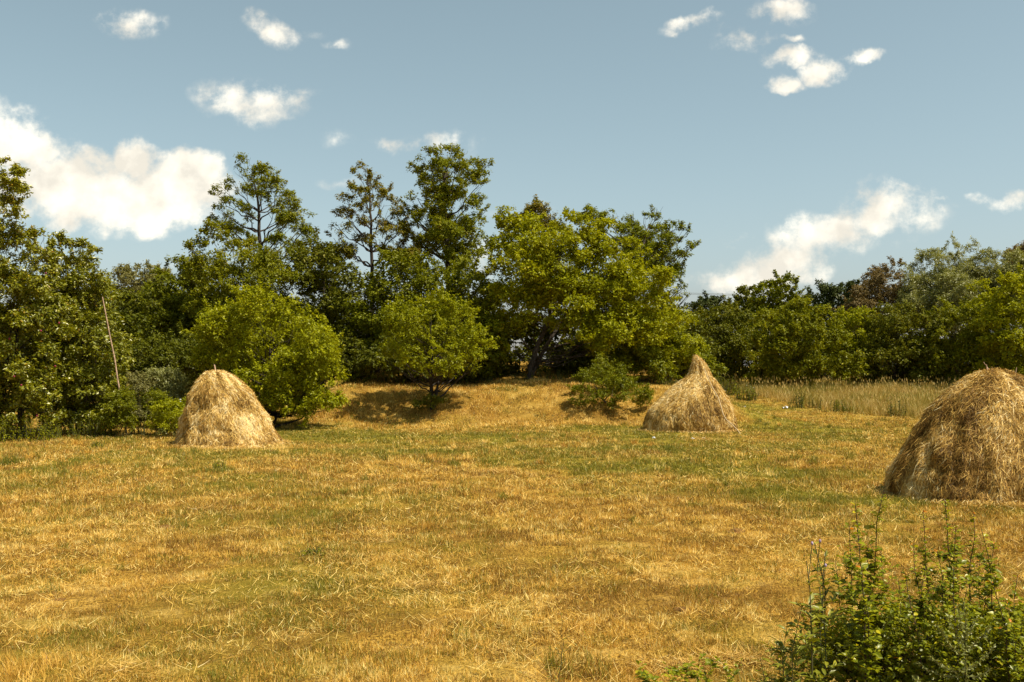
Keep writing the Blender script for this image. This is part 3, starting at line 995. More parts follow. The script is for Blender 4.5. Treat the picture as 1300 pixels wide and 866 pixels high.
# ---- middle depth dark trees
tree('broadleaf_tree', 'dark tree filling between the first and second tall locusts', 'tree', GT, 54, 405,
     [(400, 312, 18), (418, 330, 20), (388, 345, 24), (430, 352, 24), (405, 375, 30), (440, 385, 28), (380, 400, 28), (415, 420, 34), (445, 435, 30), (400, 455, 34)], 'dark', .15, .6, 5.8, .38, .45, 9, trunk=.18, tbias=.06)
tree('broadleaf_tree', 'dark tree with warm green top between the second and third tall locusts', 'tree', GT, 53, 515,
     [(505, 335, 20), (525, 345, 20), (485, 355, 22), (545, 345, 22), (510, 375, 28), (540, 375, 26), (480, 395, 28), (465, 375, 20), (515, 410, 30), (475, 430, 30), (550, 410, 26)], 'mid', .15, .6, 5.5, .39, .45, 9, trunk=.18, tbias=-.06)
tree('broadleaf_tree', 'leafy green tree under the third locust, left of the great yellow green tree', 'tree', GT, 52, 598,
     [(580, 345, 20), (605, 352, 20), (565, 370, 22), (595, 380, 28), (622, 378, 18), (610, 410, 28), (585, 425, 28), (615, 440, 30), (600, 460, 30)], 'mid', .15, .6, 5.5, .38, .45, 9, trunk=.18)
# ---- great yellow green tree
tree('mulberry_tree', 'great yellow green tree with leaning bare trunks, right of centre', 'tree', GT, 51, 672,
     [(650, 283, 15), (638, 300, 15), (665, 292, 16), (690, 298, 15), (712, 290, 16), (735, 290, 16), (642, 325, 24), (672, 320, 26), (705, 315, 26), (740, 315, 26), (765, 305, 18),
      (635, 355, 22), (665, 355, 30), (700, 350, 34), (742, 348, 34), (780, 335, 26), (800, 352, 26), (822, 360, 20), (640, 385, 22), (675, 385, 28), (715, 388, 34), (755, 385, 34),
      (795, 385, 32), (830, 385, 24), (845, 405, 22), (735, 415, 26), (775, 418, 32), (815, 420, 30), (650, 408, 20), (700, 412, 18), (632, 415, 18), (640, 440, 16), (730, 440, 18), (760, 445, 18)],
     'yellow', .145, .62, 6.2, .405, .48, 9, depth=.65, trunk=.20, trunk_path=[(670, 490), (675, 465), (686, 430), (697, 405), (705, 360), (710, 320)], branchlets=3, stems=2, side_r=.4, bark='bark')
tree('broadleaf_tree', 'rounded yellow green bush tree ending the wood beside the gap in the skyline', 'tree', GT, 53, 850,
     [(840, 430, 24), (862, 418, 20), (870, 440, 22), (850, 455, 28), (825, 455, 26), (880, 458, 18), (805, 455, 22)], 'yellow', .14, .6, 6, .40, .42, 9, trunk=.13, tbias=-.08)
# understory
for (px, d_, lobs, m_, lab) in [
    (455, 50, [(440, 455, 26), (465, 450, 24), (485, 462, 24), (455, 475, 20), (500, 448, 24)], 'dark', 'dark undergrowth bush between the big round bush and the small lone tree'),
    (520, 50.5, [(515, 455, 26), (545, 452, 26), (570, 460, 24), (530, 475, 18), (595, 462, 22)], 'dark', 'dark undergrowth bush behind the small lone tree'),
    (625, 53.5, [(615, 462, 24), (640, 460, 20), (600, 475, 16), (650, 472, 15)], 'dark', 'dark undergrowth bush left of the leaning bare trunks'),
    (725, 56, [(700, 460, 22), (730, 455, 24), (760, 460, 22), (680, 472, 16), (715, 474, 16)], 'dark', 'deep dark undergrowth bush behind the leaning bare trunks'),
    (800, 51, [(785, 462, 18), (805, 455, 20), (825, 462, 18), (840, 472, 15), (800, 474, 14)], 'mid', 'green undergrowth bush under the right side of the great yellow green tree'),
    (870, 54, [(860, 465, 18), (885, 462, 18), (900, 470, 15), (875, 480, 13)], 'mid', 'low green bush behind the pointed tip of the middle haystack'),
    (255, 47, [(245, 450, 26), (225, 440, 24), (270, 465, 24), (240, 475, 24), (215, 462, 22)], 'dark', 'dark bush above the left haystack'),
    (195, 45, [(190, 455, 24), (175, 445, 20), (205, 470, 22), (180, 475, 20)], 'dark', 'dark greyish bush between the leaning pole and the left haystack'),
]:
    tree('undergrowth_bush', lab, 'bush', 'undergrowth bushes along the wood edge', d_, px, lobs, m_, .13, .6, 6.5, .38, .38, 8, trunk=.06, stems=3, bark='bark_dark', tbias=-.05)
# ---- big round bush
tree('round_bush', 'big round yellow green bush tree behind the left haystack', 'tree', None, 41, 338,
     [(300, 392, 20), (325, 385, 20), (350, 392, 22), (280, 408, 20), (378, 402, 20), (265, 425, 18), (310, 415, 28), (345, 420, 30), (385, 425, 26), (405, 440, 24),
      (290, 445, 28), (330, 450, 34), (370, 455, 34), (408, 462, 26), (422, 482, 16), (270, 450, 18), (300, 475, 24), (340, 482, 28), (380, 485, 28), (405, 500, 20), (420, 505, 15), (385, 512, 14), (310, 498, 16), (400, 516, 15), (424, 512, 11), (352, 512, 18), (312, 510, 16), (285, 498, 16), (380, 522, 10), (335, 520, 10)],
     'yellow', .105, .6, 9.0, .54, .42, 9, sprays=5, depth=.7, rs=.36, trunk=.13, stems=4, tbias=-.03, bark='bark_dark')
# ---- small lone tree on the bank
tree('small_tree', 'small lone tree with dark forked stem standing on the bank', 'tree', None, 44, 549,
     [(545, 385, 14), (525, 392, 14), (565, 390, 15), (508, 402, 15), (585, 402, 16), (545, 408, 22), (498, 422, 15), (525, 422, 22), (570, 420, 24), (600, 425, 16), (612, 438, 12),
      (500, 442, 16), (530, 448, 24), (565, 448, 26), (595, 448, 18), (515, 463, 13), (545, 466, 17), (575, 465, 14), (492, 453, 9), (604, 458, 9)],
     'yellow', .10, .58, 7.5, .56, .46, 8, sprays=4, depth=.75, rs=.24, lai_f=.60, trunk=.11, stems=4, trunk_path=[(549, 516), (548, 495), (550, 470), (546, 440), (545, 405)], tbias=-.10, bark='bark_dark')
tree('small_bush', 'tuft of leafy suckers around the foot of the small lone tree', 'bush', None, 43.6, 550,
     [(546, 508, 9), (558, 510, 8), (535, 512, 7)], 'dark', .07, .6, 14, .36, .2, 7, trunk=.015, stems=3, limbs=False)
# ---- shrub on the bank
tree('bank_shrub', 'bushy green shrub sprawling down the bank left of the middle haystack', 'bush', None, 45.5, 768,
     [(765, 468, 12), (750, 476, 14), (778, 474, 14), (738, 488, 12), (760, 488, 16), (785, 486, 15), (800, 494, 13), (770, 500, 14), (750, 502, 12), (815, 500, 9), (790, 504, 12), (730, 497, 8), (822, 506, 6), (808, 510, 7), (736, 508, 8), (758, 460, 8), (775, 512, 8)],
     'mid', .085, .55, 12, .54, .40, 9, depth=.9, lai_f=.8, lz=.85, rs=.2, trunk=.035, stems=6, tbias=-.05, limbs=False)
# ---- fruit trees on the left
pl, tp_, td_, pl_l = tree('plum_tree', 'leafy plum tree with dark red fruit at the left edge', 'tree', None, 36.5, 28,
     [(18, 312, 14), (45, 306, 10), (62, 300, 9), (5, 335, 24), (42, 335, 22), (-25, 345, 30), (70, 330, 14), (20, 370, 34), (60, 368, 26), (-30, 400, 40), (30, 415, 36), (75, 405, 26),
      (5, 455, 36), (50, 455, 34), (-40, 460, 40), (25, 495, 30), (65, 492, 24), (-15, 510, 30), (40, 516, 20), (10, 528, 20), (70, 522, 18), (-30, 530, 26), (45, 536, 14)],
     'plum', .125, .55, 11, .415, .36, 9, depth=.75, trunk=.14, stems=3)
# fruits are parts of their tree
sp = []
for (px, py, dy) in [(58, 347, -1.0), (29, 355, -1.3), (12, 430, -2.0), (52, 420, -1.9), (70, 465, -1.4), (27, 489, -2.0), (18, 478, -2.1), (47, 528, -1.3), (75, 410, -1.6)]:
    p = P(px, py, 36.5 + dy) - np.array(pl.location)
    a = np.linspace(0, math.pi, 7)[:, None]
    b = (np.arange(10) / 10 * 2 * math.pi)[None, :]
    rr_ = .035
    V_ = np.stack([np.sin(a) * np.cos(b), np.sin(a) * np.sin(b), np.cos(a) * 1.12 + 0 * b - .12 * np.exp(-(a / .3) ** 2)], -1).reshape(-1, 3) * rr_ + p
    F_ = np.array([(i * 10 + j, i * 10 + (j + 1) % 10, (i + 1) * 10 + (j + 1) % 10, (i + 1) * 10 + j) for i in range(6) for j in range(10)])
    make_obj('fruit', [(V_, F_, 0, True, None)], M['fruit'], pl)
tree('fruit_tree', 'broad fruit tree right beside the plum tree, reaching to the leaning pole', 'tree', None, 38, 102,
     [(100, 328, 9), (108, 316, 7), (88, 335, 16), (115, 335, 12), (85, 362, 24), (118, 362, 20), (132, 380, 14), (95, 395, 30), (128, 412, 22), (140, 432, 16), (90, 435, 30), (125, 450, 26), (148, 462, 14),
      (80, 475, 26), (112, 488, 28), (140, 492, 20), (155, 500, 12), (90, 515, 22), (120, 522, 20), (145, 522, 15), (68, 520, 18), (100, 530, 16), (130, 532, 13), (80, 532, 14), (150, 530, 10)],
     'plum', .115, .55, 10, .41, .36, 9, depth=.7, trunk=.13, stems=3, tbias=-.05)
tree('tall_fruit_tree', 'taller tree mostly out of frame, its leafy branch entering at the upper left edge', 'tree', None, 34, -70,
     [(4, 210, 8), (15, 238, 12), (-8, 230, 14), (0, 252, 14), (22, 238, 8), (5, 272, 14), (-20, 260, 22), (-15, 290, 22), (-50, 220, 30), (-50, 280, 36), (-100, 260, 50), (-60, 340, 46), (-110, 350, 60),
      (-80, 420, 60), (-130, 430, 60), (-90, 500, 50), (4, 215, 7)],
     'plum', .125, .5, 10, .41, .36, 9, depth=.7, trunk=.22, tbias=.05)
# ---- right hedge
for (nm, lab, px, d_, lobs, m_, tb_) in [
    ('hedge_bush', 'dark bush at the left end of the right hedge, behind the middle haystack tip', 905, 65, [(895, 405, 16), (915, 398, 16), (905, 425, 26), (935, 412, 20), (890, 445, 24), (920, 450, 28), (905, 472, 22), (940, 440, 22), (935, 470, 22)], 'dark', .10),
    ('hedge_bush', 'tall pointed green bush right of the hedge left end', 1005, 62, [(1005, 392, 12), (990, 402, 16), (1020, 402, 16), (965, 412, 18), (1005, 422, 28), (975, 435, 26), (1035, 425, 24), (950, 450, 24), (1000, 455, 32), (1040, 455, 26), (965, 475, 22), (1010, 480, 22), (1050, 475, 20), (1072, 465, 18)], 'mid', .07),
    ('hedge_bush', 'yellow tipped bush in front of the conifer group', 1085, 64, [(1070, 400, 13), (1090, 402, 14), (1078, 420, 20), (1105, 420, 20), (1065, 440, 20), (1095, 445, 26), (1080, 470, 22)], 'yellow', -.06),
    ('hedge_bush', 'rounded green bush below the reddish half bare tree', 1135, 62, [(1120, 402, 18), (1145, 400, 18), (1165, 415, 20), (1130, 425, 28), (1160, 440, 26), (1115, 450, 26), (1145, 465, 26), (1120, 482, 18), (1160, 478, 20)], 'dark', .12),
    ('hedge_bush', 'dark green bush below the tall willow', 1205, 61, [(1190, 405, 18), (1215, 400, 20), (1240, 405, 20), (1200, 430, 28), (1235, 435, 28), (1180, 445, 24), (1215, 460, 28), (1190, 475, 22), (1240, 470, 24), (1205, 484, 16)], 'mid', .0),
    ('hedge_bush', 'bright leafy tree spilling over the top of the right haystack', 1272, 58, [(1262, 365, 15), (1285, 360, 16), (1300, 375, 18), (1250, 385, 16), (1275, 390, 24), (1258, 410, 22), (1295, 412, 26), (1270, 435, 28), (1310, 445, 30), (1250, 450, 22), (1285, 465, 26)], 'yellow', -.02),
    ('hedge_bush', 'last hedge bush, cut by the right edge of the photo', 1350, 60, [(1340, 380, 26), (1365, 400, 34), (1330, 420, 30), (1360, 440, 36), (1330, 465, 30), (1390, 470, 30), (1300, 480, 20)], 'mid', -.05),
]:
    tree(nm, lab, 'bush', GS, d_, px, lobs, m_, .15, .6, 5.6, .40, .42, 9, trunk=.12, stems=3, tbias=tb_, bark='bark_dark')


# ------------------------------------------------------------------ tall grass and weeds
def poly_pts(n, poly, r=rng):
    poly = np.array(poly)
    lo, hi = poly.min(0), poly.max(0)
    out = []
    tot = 0
    while tot < n:
        q = lo + r.random((n, 2)) * (hi - lo)
        ins = np.zeros(n, bool)
        j = len(poly) - 1
        for i in range(len(poly)):
            xi, yi = poly[i]
            xj, yj = poly[j]
            ins ^= ((yi > q[:, 1]) != (yj > q[:, 1])) & (q[:, 0] < (xj - xi) * (q[:, 1] - yi) / (yj - yi + 1e-9) + xi)
            j = i
        out.append(q[ins])
        tot += ins.sum()
    return np.concatenate(out)[:n]


edge = [GP(px, py)[:2] for px, py in [(905, 490), (930, 496), (960, 503), (1000, 512), (1050, 521), (1110, 528), (1170, 532), (1240, 530), (1330, 532)]]
poly = [tuple(e) for e in edge] + [(42, 47), (42, 63), (11.5, 63)]
q = poly_pts(62000, poly)
fx = fbm(q[:, 0] * .7, q[:, 1] * .5, 3.3, 3)
n = len(q)
h = rng.uniform(.18, .74, n) * (.35 + 1.15 * fx)
# lower near the front edge
tt = np.clip(.60 + 1.3 * (fbm(q[:, 0] * .5, q[:, 1] * .5, 8.8, 3) - .5) + .10 * np.clip((q[:, 0] - 15) / 8, -1, 1) + rng.normal(0, .16, n), 0, 1)
V_, F_, T_ = blades(q[:, 0], q[:, 1], h, rng.uniform(.012, .024, n), np.abs(rng.normal(.26, .28, n)), tt, segs=2)
ch = [(V_, F_, 0, False, T_)]
q = poly_pts(2200, poly)
n = len(q)
hd = rng.uniform(.7, 1.0, n)
lean = np.abs(rng.normal(.08, .1, n))
V_, F_, T_ = blades(q[:, 0], q[:, 1], hd, np.full(n, .014), lean, np.clip(rng.normal(.85, .1, n), 0, 1), segs=1)
ch.append((V_, F_, 0, False, T_))
V_, F_, T_ = blades(q[:, 0], q[:, 1], np.full(n, .14), np.full(n, .05), lean * 0, np.clip(rng.normal(.9, .1, n), 0, 1), z=zg(q[:, 0], q[:, 1]) + hd * .84, segs=2)
ch.append((V_, F_, 0, False, T_))
o = make_obj('tall_grass', ch, M['tall'])
o['kind'] = 'stuff'
o['label'] = 'strip of uncut seeding tall grass in front of the right hedge'


def weed(name, label, px, d, hpx, wpx, mat, n_stem, lsize, flowers=None, group=None, dens=1.0, seed=0, lean=.25, cat='plant'):
    """a leafy herb patch: stems fanning from a foot, leaves up each stem, maybe flower heads"""
    r = np.random.default_rng(500 + seed)
    k = d / F
    O = np.array([(px - 650) * k, d, 0.0])
    O[2] = float(zg(O[0], O[1]))
    H, Wd = hpx * k, wpx * k
    root = empty(name, O, label, cat, group)
    stems_, lf = [], []
    tips = []
    for i in range(n_stem):
        x0, y0 = r.uniform(-.5, .5) * Wd, r.uniform(-.3, .3) * Wd
        z0 = float(zg(O[0] + x0, O[1] + y0)) - O[2]
        h = H * r.uniform(.55, 1.0) * (1 - .5 * abs(x0 / Wd * 2) ** 2)
        top = np.array([x0 * 1.15 + r.normal(0, lean) * h * .5, y0 + r.normal(0, lean) * h * .5, z0 + h])
        pts = curve_pts(np.array([x0, y0, z0 - .03]), top, (r.normal(0, .03), r.normal(0, .03), 0), 6, .01, r)
        stems_.append(tube(pts, np.linspace(.009, .003, 6) * max(1, d / 22), 4))
        tips.append(top)
        m = int(h / lsize * 4.5 * dens)
        s = r.random(m) ** .8
        base = np.stack([np.interp(s, np.linspace(0, 1, 6), pts[:, a]) for a in range(3)], -1)
        dv = norm(r.normal(0, 1, (m, 3)) * np.array([1, 1, .4]) + np.array([0, 0, .35]))
        sz = lsize * r.uniform(.6, 1.3, m) * (1.2 - .6 * s)
        nr = norm(np.array([0, 0, .8]) + r.normal(0, .4, (m, 3)))
        dv = norm(dv - nr * (dv * nr).sum(-1, keepdims=True))
        lf.append(leaves(base + dv * sz[:, None] * .6, dv, nr, sz, sz * .5, np.clip(r.normal(.55, .2, m), 0, .99)))
    sv, sf = merge(stems_)
    make_obj('foliage', [(a, b, 0, False, c_) for a, b, c_ in lf] + [(sv, sf, 1, True, None)], [M[mat], M['stem']], root)
    if flowers:
        fm, fs, fr = flowers
        for tp in tips:
            if r.random() > fr:
                continue
            a_ = np.arange(9) / 9 * 2 * math.pi
            q_ = fs * r.uniform(.8, 1.5, 9)
            rim = tp + np.stack([np.cos(a_) * q_, np.sin(a_) * q_, r.normal(.0, .15, 9) * fs], -1)
            v = np.vstack([rim, tp + np.array([0, 0, fs * .35]), tp - np.array([0, 0, fs * .5])])
            f = np.array([(j, (j + 1) % 9, 9) for j in range(9)] + [((j + 1) % 9, j, 10) for j in range(9)])
            tt_ = .5
            make_obj('flower_head', [(v, f, 0, False, tt_)], M[fm], root)
    return root


GW = 'weeds at the field edge left of the left haystack'
weed('white_flowered_weed', 'tall grey green weed with a white flower haze just left of the left haystack', 218, 38, 50, 34, 'grey', 30, .10, ('flower', .045, .9), GW, seed=1, dens=2.2)
for (nm, lab, px, d_, lobs, m_, ls_) in [
    ('yellow_green_weed', 'bright yellow green weed clump touching the left haystack', 214, 36.4, [(208, 522, 13), (222, 518, 14), (200, 534, 11), (218, 535, 13), (230, 528, 10)], 'yellow', .075),
    ('grey_weed', 'greyish tall weed clump behind the white flowered weed', 212, 41, [(205, 478, 13), (220, 482, 14), (212, 496, 14), (226, 500, 12), (200, 500, 11), (212, 515, 14), (225, 520, 14)], 'grey', .075),
    ('dry_weed', 'dry straw coloured weed clump with small orange flowers below the leaning pole', 176, 37.4, [(170, 482, 10), (180, 492, 12), (168, 502, 12), (182, 512, 12), (172, 524, 12), (190, 528, 10), (165, 535, 9)], 'pale', .07),
    ('leafy_weed', 'green leafy weed clump at the right foot of the fruit tree', 158, 36.4, [(152, 505, 13), (165, 515, 12), (150, 525, 14), (163, 534, 11), (140, 535, 12)], 'mid', .075),
    ('leafy_weed', 'mixed green weed clump standing between the dry clump and the bright clump', 193, 37.6, [(190, 505, 12), (200, 515, 12), (186, 522, 12), (196, 532, 11), (205, 505, 10)], 'mid', .07)]:
    tree(nm, lab, 'weed', GW, d_, px, lobs, m_, ls_, .5, gap=.42, twl=.3, depth=.9, trunk=.012, stems=4, limbs=False, bark='stem', rs=.16, lai_f=.8)
weed('flowering_weed', 'sparse dry weed with tiny orange flowers rising out of the dry clump', 177, 37.0, 62, 26, 'pale', 12, .06, ('orange', .018, .5), GW, seed=4)
weed('low_weed', 'low bright weed patch under the shade of the plum tree', 20, 35, 34, 90, 'yellow', 90, .07, None, None, seed=7, lean=.4)
weed('low_weed', 'low dark weed patch under the broad fruit tree', 105, 36.5, 26, 90, 'mid', 90, .07, None, None, seed=8, lean=.4)
weed('leafy_weed', 'round green weed clump right of the middle haystack at the tall grass end', 915, 57, 26, 44, 'mid', 44, .12, ('orange', .02, .1), None, seed=9)
weed('leafy_weed', 'darker green weed clump in the tall grass behind the pale litter', 948, 54, 20, 30, 'mid', 26, .12, ('flower', .02, .15), None, seed=10)
GF = 'green clumps showing in the tall grass strip'
weed('dark_weed', 'dark green clump low in the tall grass right of the pale litter', 1020, 50.5, 22, 36, 'dark', 24, .10, None, GF, seed=11)
weed('dark_weed', 'dark green clump in the tall grass left of the right haystack', 1140, 46.5, 24, 26, 'dark', 20, .10, None, GF, seed=12)
weed('dark_weed', 'long dark green clump at the middle of the tall grass strip', 1065, 48.6, 20, 40, 'mid', 20, .10, None, GF, seed=13)
for i, (px, d_, w_px, lab) in enumerate([(420, 49.5, 60, 'rough grass tussock under the dark bush left of the lone tree'),
                                         (505, 50, 50, 'rough grass tussock on the bank top left of the lone tree'),
                                         (600, 50.5, 60, 'rough grass tussock on the bank top right of the lone tree'),
                                         (700, 50.8, 90, 'low weeds in the shade before the leaning bare trunks'),
                                         (830, 51, 60, 'green weeds on the bank top right of the bank shrub')]):
    weed('bank_weed', lab, px, d_, 14, w_px, 'mid', 40, .08, None, 'low weeds along the top of the bank', seed=20 + i, lean=.4)


# ------------------------------------------------------------------ haystacks
def haystack(label, cpx, d, prof, lean_px, strands, seed, sw, sl, squash=.95, tuft=1.0, tshift=0.0, flare=.20, base=None):
    """prof: (height fraction, half width px). lean_px: (height fraction, centre shift px)"""
    r = np.random.default_rng(seed)
    k = d / F
    O = np.array([(cpx - 650) * k, d, 0.0])
    O[2] = float(zg(O[0], O[1]))
    Hpx = prof[-1][2]
    ph = np.array([p[0] for p in prof])
    pr = np.array([p[1] for p in prof]) * k
    H = Hpx * k
    lh = np.array([p[0] for p in lean_px])
    lx = np.array([p[1] for p in lean_px]) * k

    def surf(t_, a_):
        rad = np.interp(t_, ph, pr)
        cx_ = np.interp(t_, lh, lx)
        q = np.stack([np.cos(a_), np.sin(a_), t_ * H * .55], -1)
        bump = 1 + .10 * (fbm(q[..., 0] * 1.5 + seed, q[..., 1] * 1.5, q[..., 2], 3) - .5) + .19 * (fbm(q[..., 0] * 6 + seed, q[..., 1] * 6, q[..., 2] * 4.5, 3) - .5) * tuft
        bump = bump + .010 * tuft * np.sin(t_ * H * 7 + 4 * fbm(q[..., 0] * 2, q[..., 1] * 2, 3.1, 2)) * sm(.1, .3, t_)
        rad = rad * bump
        return np.stack([cx_ + rad * np.cos(a_), rad * squash * np.sin(a_), t_ * H + .06 * (fbm(q[..., 0] * 4, q[..., 1] * 4, 1.1, 2) - .5)], -1)

    nt_, na = 90, 120
    tv = np.linspace(0, 1, nt_) ** .95
    A = np.arange(na) / na * 2 * math.pi
    T2, A2 = np.meshgrid(tv, A, indexing='ij')
    V_ = surf(T2, A2)
    V_[0, :, 2] -= .12
    id_ = np.arange(nt_ * na).reshape(nt_, na)
    F_ = np.stack([id_[:-1], np.roll(id_, -1, 1)[:-1], np.roll(id_, -1, 1)[1:], id_[1:]], -1).reshape(-1, 4)
    core_t = np.clip(.30 + .25 * r.random(len(F_)), 0, 1)
    ch = [(V_.reshape(-1, 3), F_, 0, False, core_t)]
    cap = V_[-1].mean(0) + np.array([0, 0, .02])
    ch.append((np.vstack([V_[-1], cap]), np.array([(j, (j + 1) % na, na) for j in range(na)]), 0, False, np.full(na, .5)))
    # strands
    n = strands
    tt_ = r.random(n * 3)
    w = np.interp(tt_, ph, pr) / pr.max() + .12
    tt_ = tt_[r.random(n * 3) < w][:n]
    n = len(tt_)
    aa = r.uniform(0, 2 * math.pi, n)
    p = surf(tt_, aa)
    dt = .02
    dn_ = norm(surf(np.clip(tt_ - dt, 0, 1), aa) - surf(np.clip(tt_ + dt, 0, 1), aa))
    ta = norm(surf(tt_, aa + .03) - surf(tt_, aa - .03))
    no = norm(np.cross(dn_, ta))
    ctr = np.stack([np.interp(tt_, lh, lx), 0 * tt_, tt_ * H * .5], -1)
    no = np.where(((p - ctr) * no).sum(-1, keepdims=True) < 0, -no, no)
    # strands fall in tufts that share a direction
    swirl = (fbm(np.cos(aa) * 2.5, np.sin(aa) * 2.5, tt_ * H * 1.6 + seed, 3) - .5) * 2.6
    mess = r.normal(0, .50, n) + np.where(r.random(n) < .20, r.normal(0, 1.3, n), 0)
    mess = mess + sm(.80, 1.0, tt_) * r.normal(0, .9, n)
    ang = swirl * .42 + mess
    di = norm(dn_ * np.cos(ang)[:, None] + ta * np.sin(ang)[:, None])
    ln_ = sl * r.uniform(.4, 1.4, n) * np.clip(np.interp(tt_, ph, pr) / .7, .28, 1)
    wd_ = sw * r.uniform(.6, 1.5, n)
    off = np.abs(r.normal(.012, .022, n))
    s0 = p + no * off[:, None] - di * (ln_ * .5)[:, None]
    lift = np.abs(r.normal(.16, .20, n))
    s1 = p + no * (off + .02)[:, None]
    s2 = p + no * (off + lift * ln_ * .5)[:, None] + di * (ln_ * .5)[:, None]
    s2[:, 2] = np.maximum(s2[:, 2], .01 + .02 * r.random(n))
    s0[:, 2] = np.minimum(s0[:, 2], H * 1.005 + .03)
    sd = norm(np.cross(di, no) + no * r.normal(0, .5, (n, 1))) * wd_[:, None] * .5
    V_ = np.stack([s0 - sd * .6, s0 + sd * .6, s1 + sd, s1 - sd, s2 + sd * .3, s2 - sd * .3], 1).reshape(-1, 3)
    b = (np.arange(n) * 6)[:, None]
    F_ = np.concatenate([b + np.array([[0, 1, 2, 3]]), b + np.array([[3, 2, 4, 5]])], 0)
    cl = fbm(np.cos(aa) * 3 + 5, np.sin(aa) * 3, tt_ * H * 1.3 + seed * 2, 4)
    ti = np.clip(.58 + 1.7 * (cl - .5) + r.normal(0, .26, n) + tshift, 0, 1)
    ch.append((V_, F_, 0, False, np.concatenate([ti, ti])))
    # fringe spreading on the ground
    m = int(n * .06)
    a3 = r.uniform(0, 2 * math.pi, m)
    p3 = surf(np.zeros(m), a3)
    out = norm(p3 * np.array([1, 1, 0]))
    lob_ = noise3(np.cos(a3) * 3 + seed, np.sin(a3) * 3, 2.0)
    p3 = p3 + out * (r.exponential(flare * .6, m) * (.2 + 2.2 * lob_ ** 2))[:, None]
    p3[:, 2] = zg(p3[:, 0] + O[0], p3[:, 1] + O[1]) - O[2] + .02 + .09 * r.random(m)
    d3 = norm(out * .9 + r.normal(0, .6, (m, 3)) * np.array([1, 1, .25]))
    l3 = sl * r.uniform(.3, .9, m)
    s3 = norm(np.cross(d3, np.array([0, 0, 1.0]))) * (sw * .5)
    e3 = p3 + d3 * l3[:, None]
    e3[:, 2] = np.maximum(zg(e3[:, 0] + O[0], e3[:, 1] + O[1]) - O[2] + .01, e3[:, 2] - .05)
    V_ = np.stack([p3 - s3, p3 + s3, e3 + s3 * .4, e3 - s3 * .4], 1).reshape(-1, 3)
    ch.append((V_, np.arange(4 * m).reshape(m, 4), 0, False, np.clip(r.normal(.65, .2, m), 0, 1)))
    root = empty('haystack', O, label, 'haystack', 'haystacks standing on the mown field')
    make_obj('hay', ch, M['straw'], root)
    return root, O, H, k


# profile: fraction of height, half width px, (total height px in last slot)
hsL, OL, HL, kL = haystack('left haystack, blunt topped bell shape in front of the big round bush', 291, 33.9,
    [(0, 64, 0), (.06, 62, 0), (.2, 56, 0), (.37, 50.5, 0), (.52, 44, 0), (.67, 38, 0), (.78, 31, 0), (.86, 25, 0), (.93, 18, 0), (.98, 10, 0), (1, 2, 93)],
    [(0, 1), (.3, -4), (.6, -8), (.85, -13), (1, -17)], 60000, 21, .013, .22, tshift=.05)
hsM, OM, HM, kM = haystack('middle haystack with a tall twisted tip, farthest of the three', 876, 40.3,
    [(0, 55, 0), (.08, 56, 0), (.18, 54, 0), (.28, 49.5, 0), (.40, 42, 0), (.50, 34.5, 0), (.58, 27, 0), (.65, 20, 0), (.70, 15.5, 0), (.76, 12, 0), (.84, 9.5, 0), (.90, 7, 0), (.95, 4.3, 0), (1, .8, 93)],
    [(0, 0), (.2, 0), (.4, 4), (.6, 9), (.75, 12), (.88, 11), (1, 7)], 52000, 37, .014, .23, tshift=.04)
hsR, OR_, HR, kR = haystack('right haystack, nearest and biggest, broad rounded cone cut by the right edge', 1262, 20.2,
    [(0, 126, 0), (.06, 127, 0), (.16, 123, 0), (.29, 111, 0), (.42, 99, 0), (.545, 87, 0), (.68, 72, 0), (.80, 56, 0), (.88, 41, 0), (.94, 29, 0), (.98, 15, 0), (1, 2, 157)],
    [(0, 0), (1, 0)], 140000, 61, .0085, .19, tshift=-.07, tuft=1.1)


def pole_top(root, pts, rad, name='stack_pole'):
    v, f = tube(pts, rad, 7)
    make_obj(name, [(v, f, 0, True, None)], M['pole'], root)


lx = -17 * kL
pole_top(hsL, [(lx + .1, 0, HL * .75), (lx + .02, 0, HL * .95), (lx - .05, 0, HL + .22)], [.03, .028, .022])
pole_top(hsM, [(11 * kM, 0, HM * .4), (10 * kM, 0, HM * .9), (8 * kM, .0, HM + .02)], [.03, .025, .02])
pole_top(hsR, [(-8 * kR, 0, HR * .7), (-8 * kR, 0, HR * .97), (-10 * kR, 0, HR + .12)], [.022, .018, .010])
pole_top(hsR, [(-6 * kR, 0, HR * .95), (-5 * kR, 0, HR * .99), (-13 * kR, .02, HR + .17)], [.01, .008, .005], 'stack_twig')
pole_top(hsR, [(24 * kR, 0, HR * .9), (27 * kR, 0, HR * .97), (29 * kR, .02, HR + .06)], [.01, .008, .005], 'stack_twig')
# bent branch tied over the middle stack
br = [(894, 468, -.55), (899, 480, -.75), (905, 493, -1.0), (912, 505, -1.25), (915, 515, -1.45), (918, 526, -1.6), (922, 533, -1.75), (930, 540, -1.8), (936, 546, -1.8), (940.5, 551, -1.8)]
pts = []
for (px, py, dy) in br:
    p = P(px, py, 40.3 + dy * 1.22 - .12)
    pts.append(p)
pts = np.array(pts)
pts[-1][2] = float(zg(pts[-1][0], pts[-1][1])) - .02
v, f = tube(pts, np.linspace(.016, .026, len(pts)), 7)
tag(make_obj('bent_branch', [(v, f, 0, True, None)], M['barkless']), 'thin pale bent branch leaning down the right side of the middle haystack', 'branch')
# leaning pole at the left
p1 = P(130, 377, 36.4)
p0 = np.array([P(162, 500, 36.9)[0], 36.9, float(zg(P(162, 500, 36.9)[0], 36.9)) - .1])
v, f = tube(curve_pts(p0, p1, (.05, 0, 0), 8, .01), np.linspace(.034, .020, 8), 8)
tag(make_obj('leaning_pole', [(v, f, 0, True, None)], M['pole']), 'long thin brown wooden pole leaning against the fruit tree on the left', 'pole')

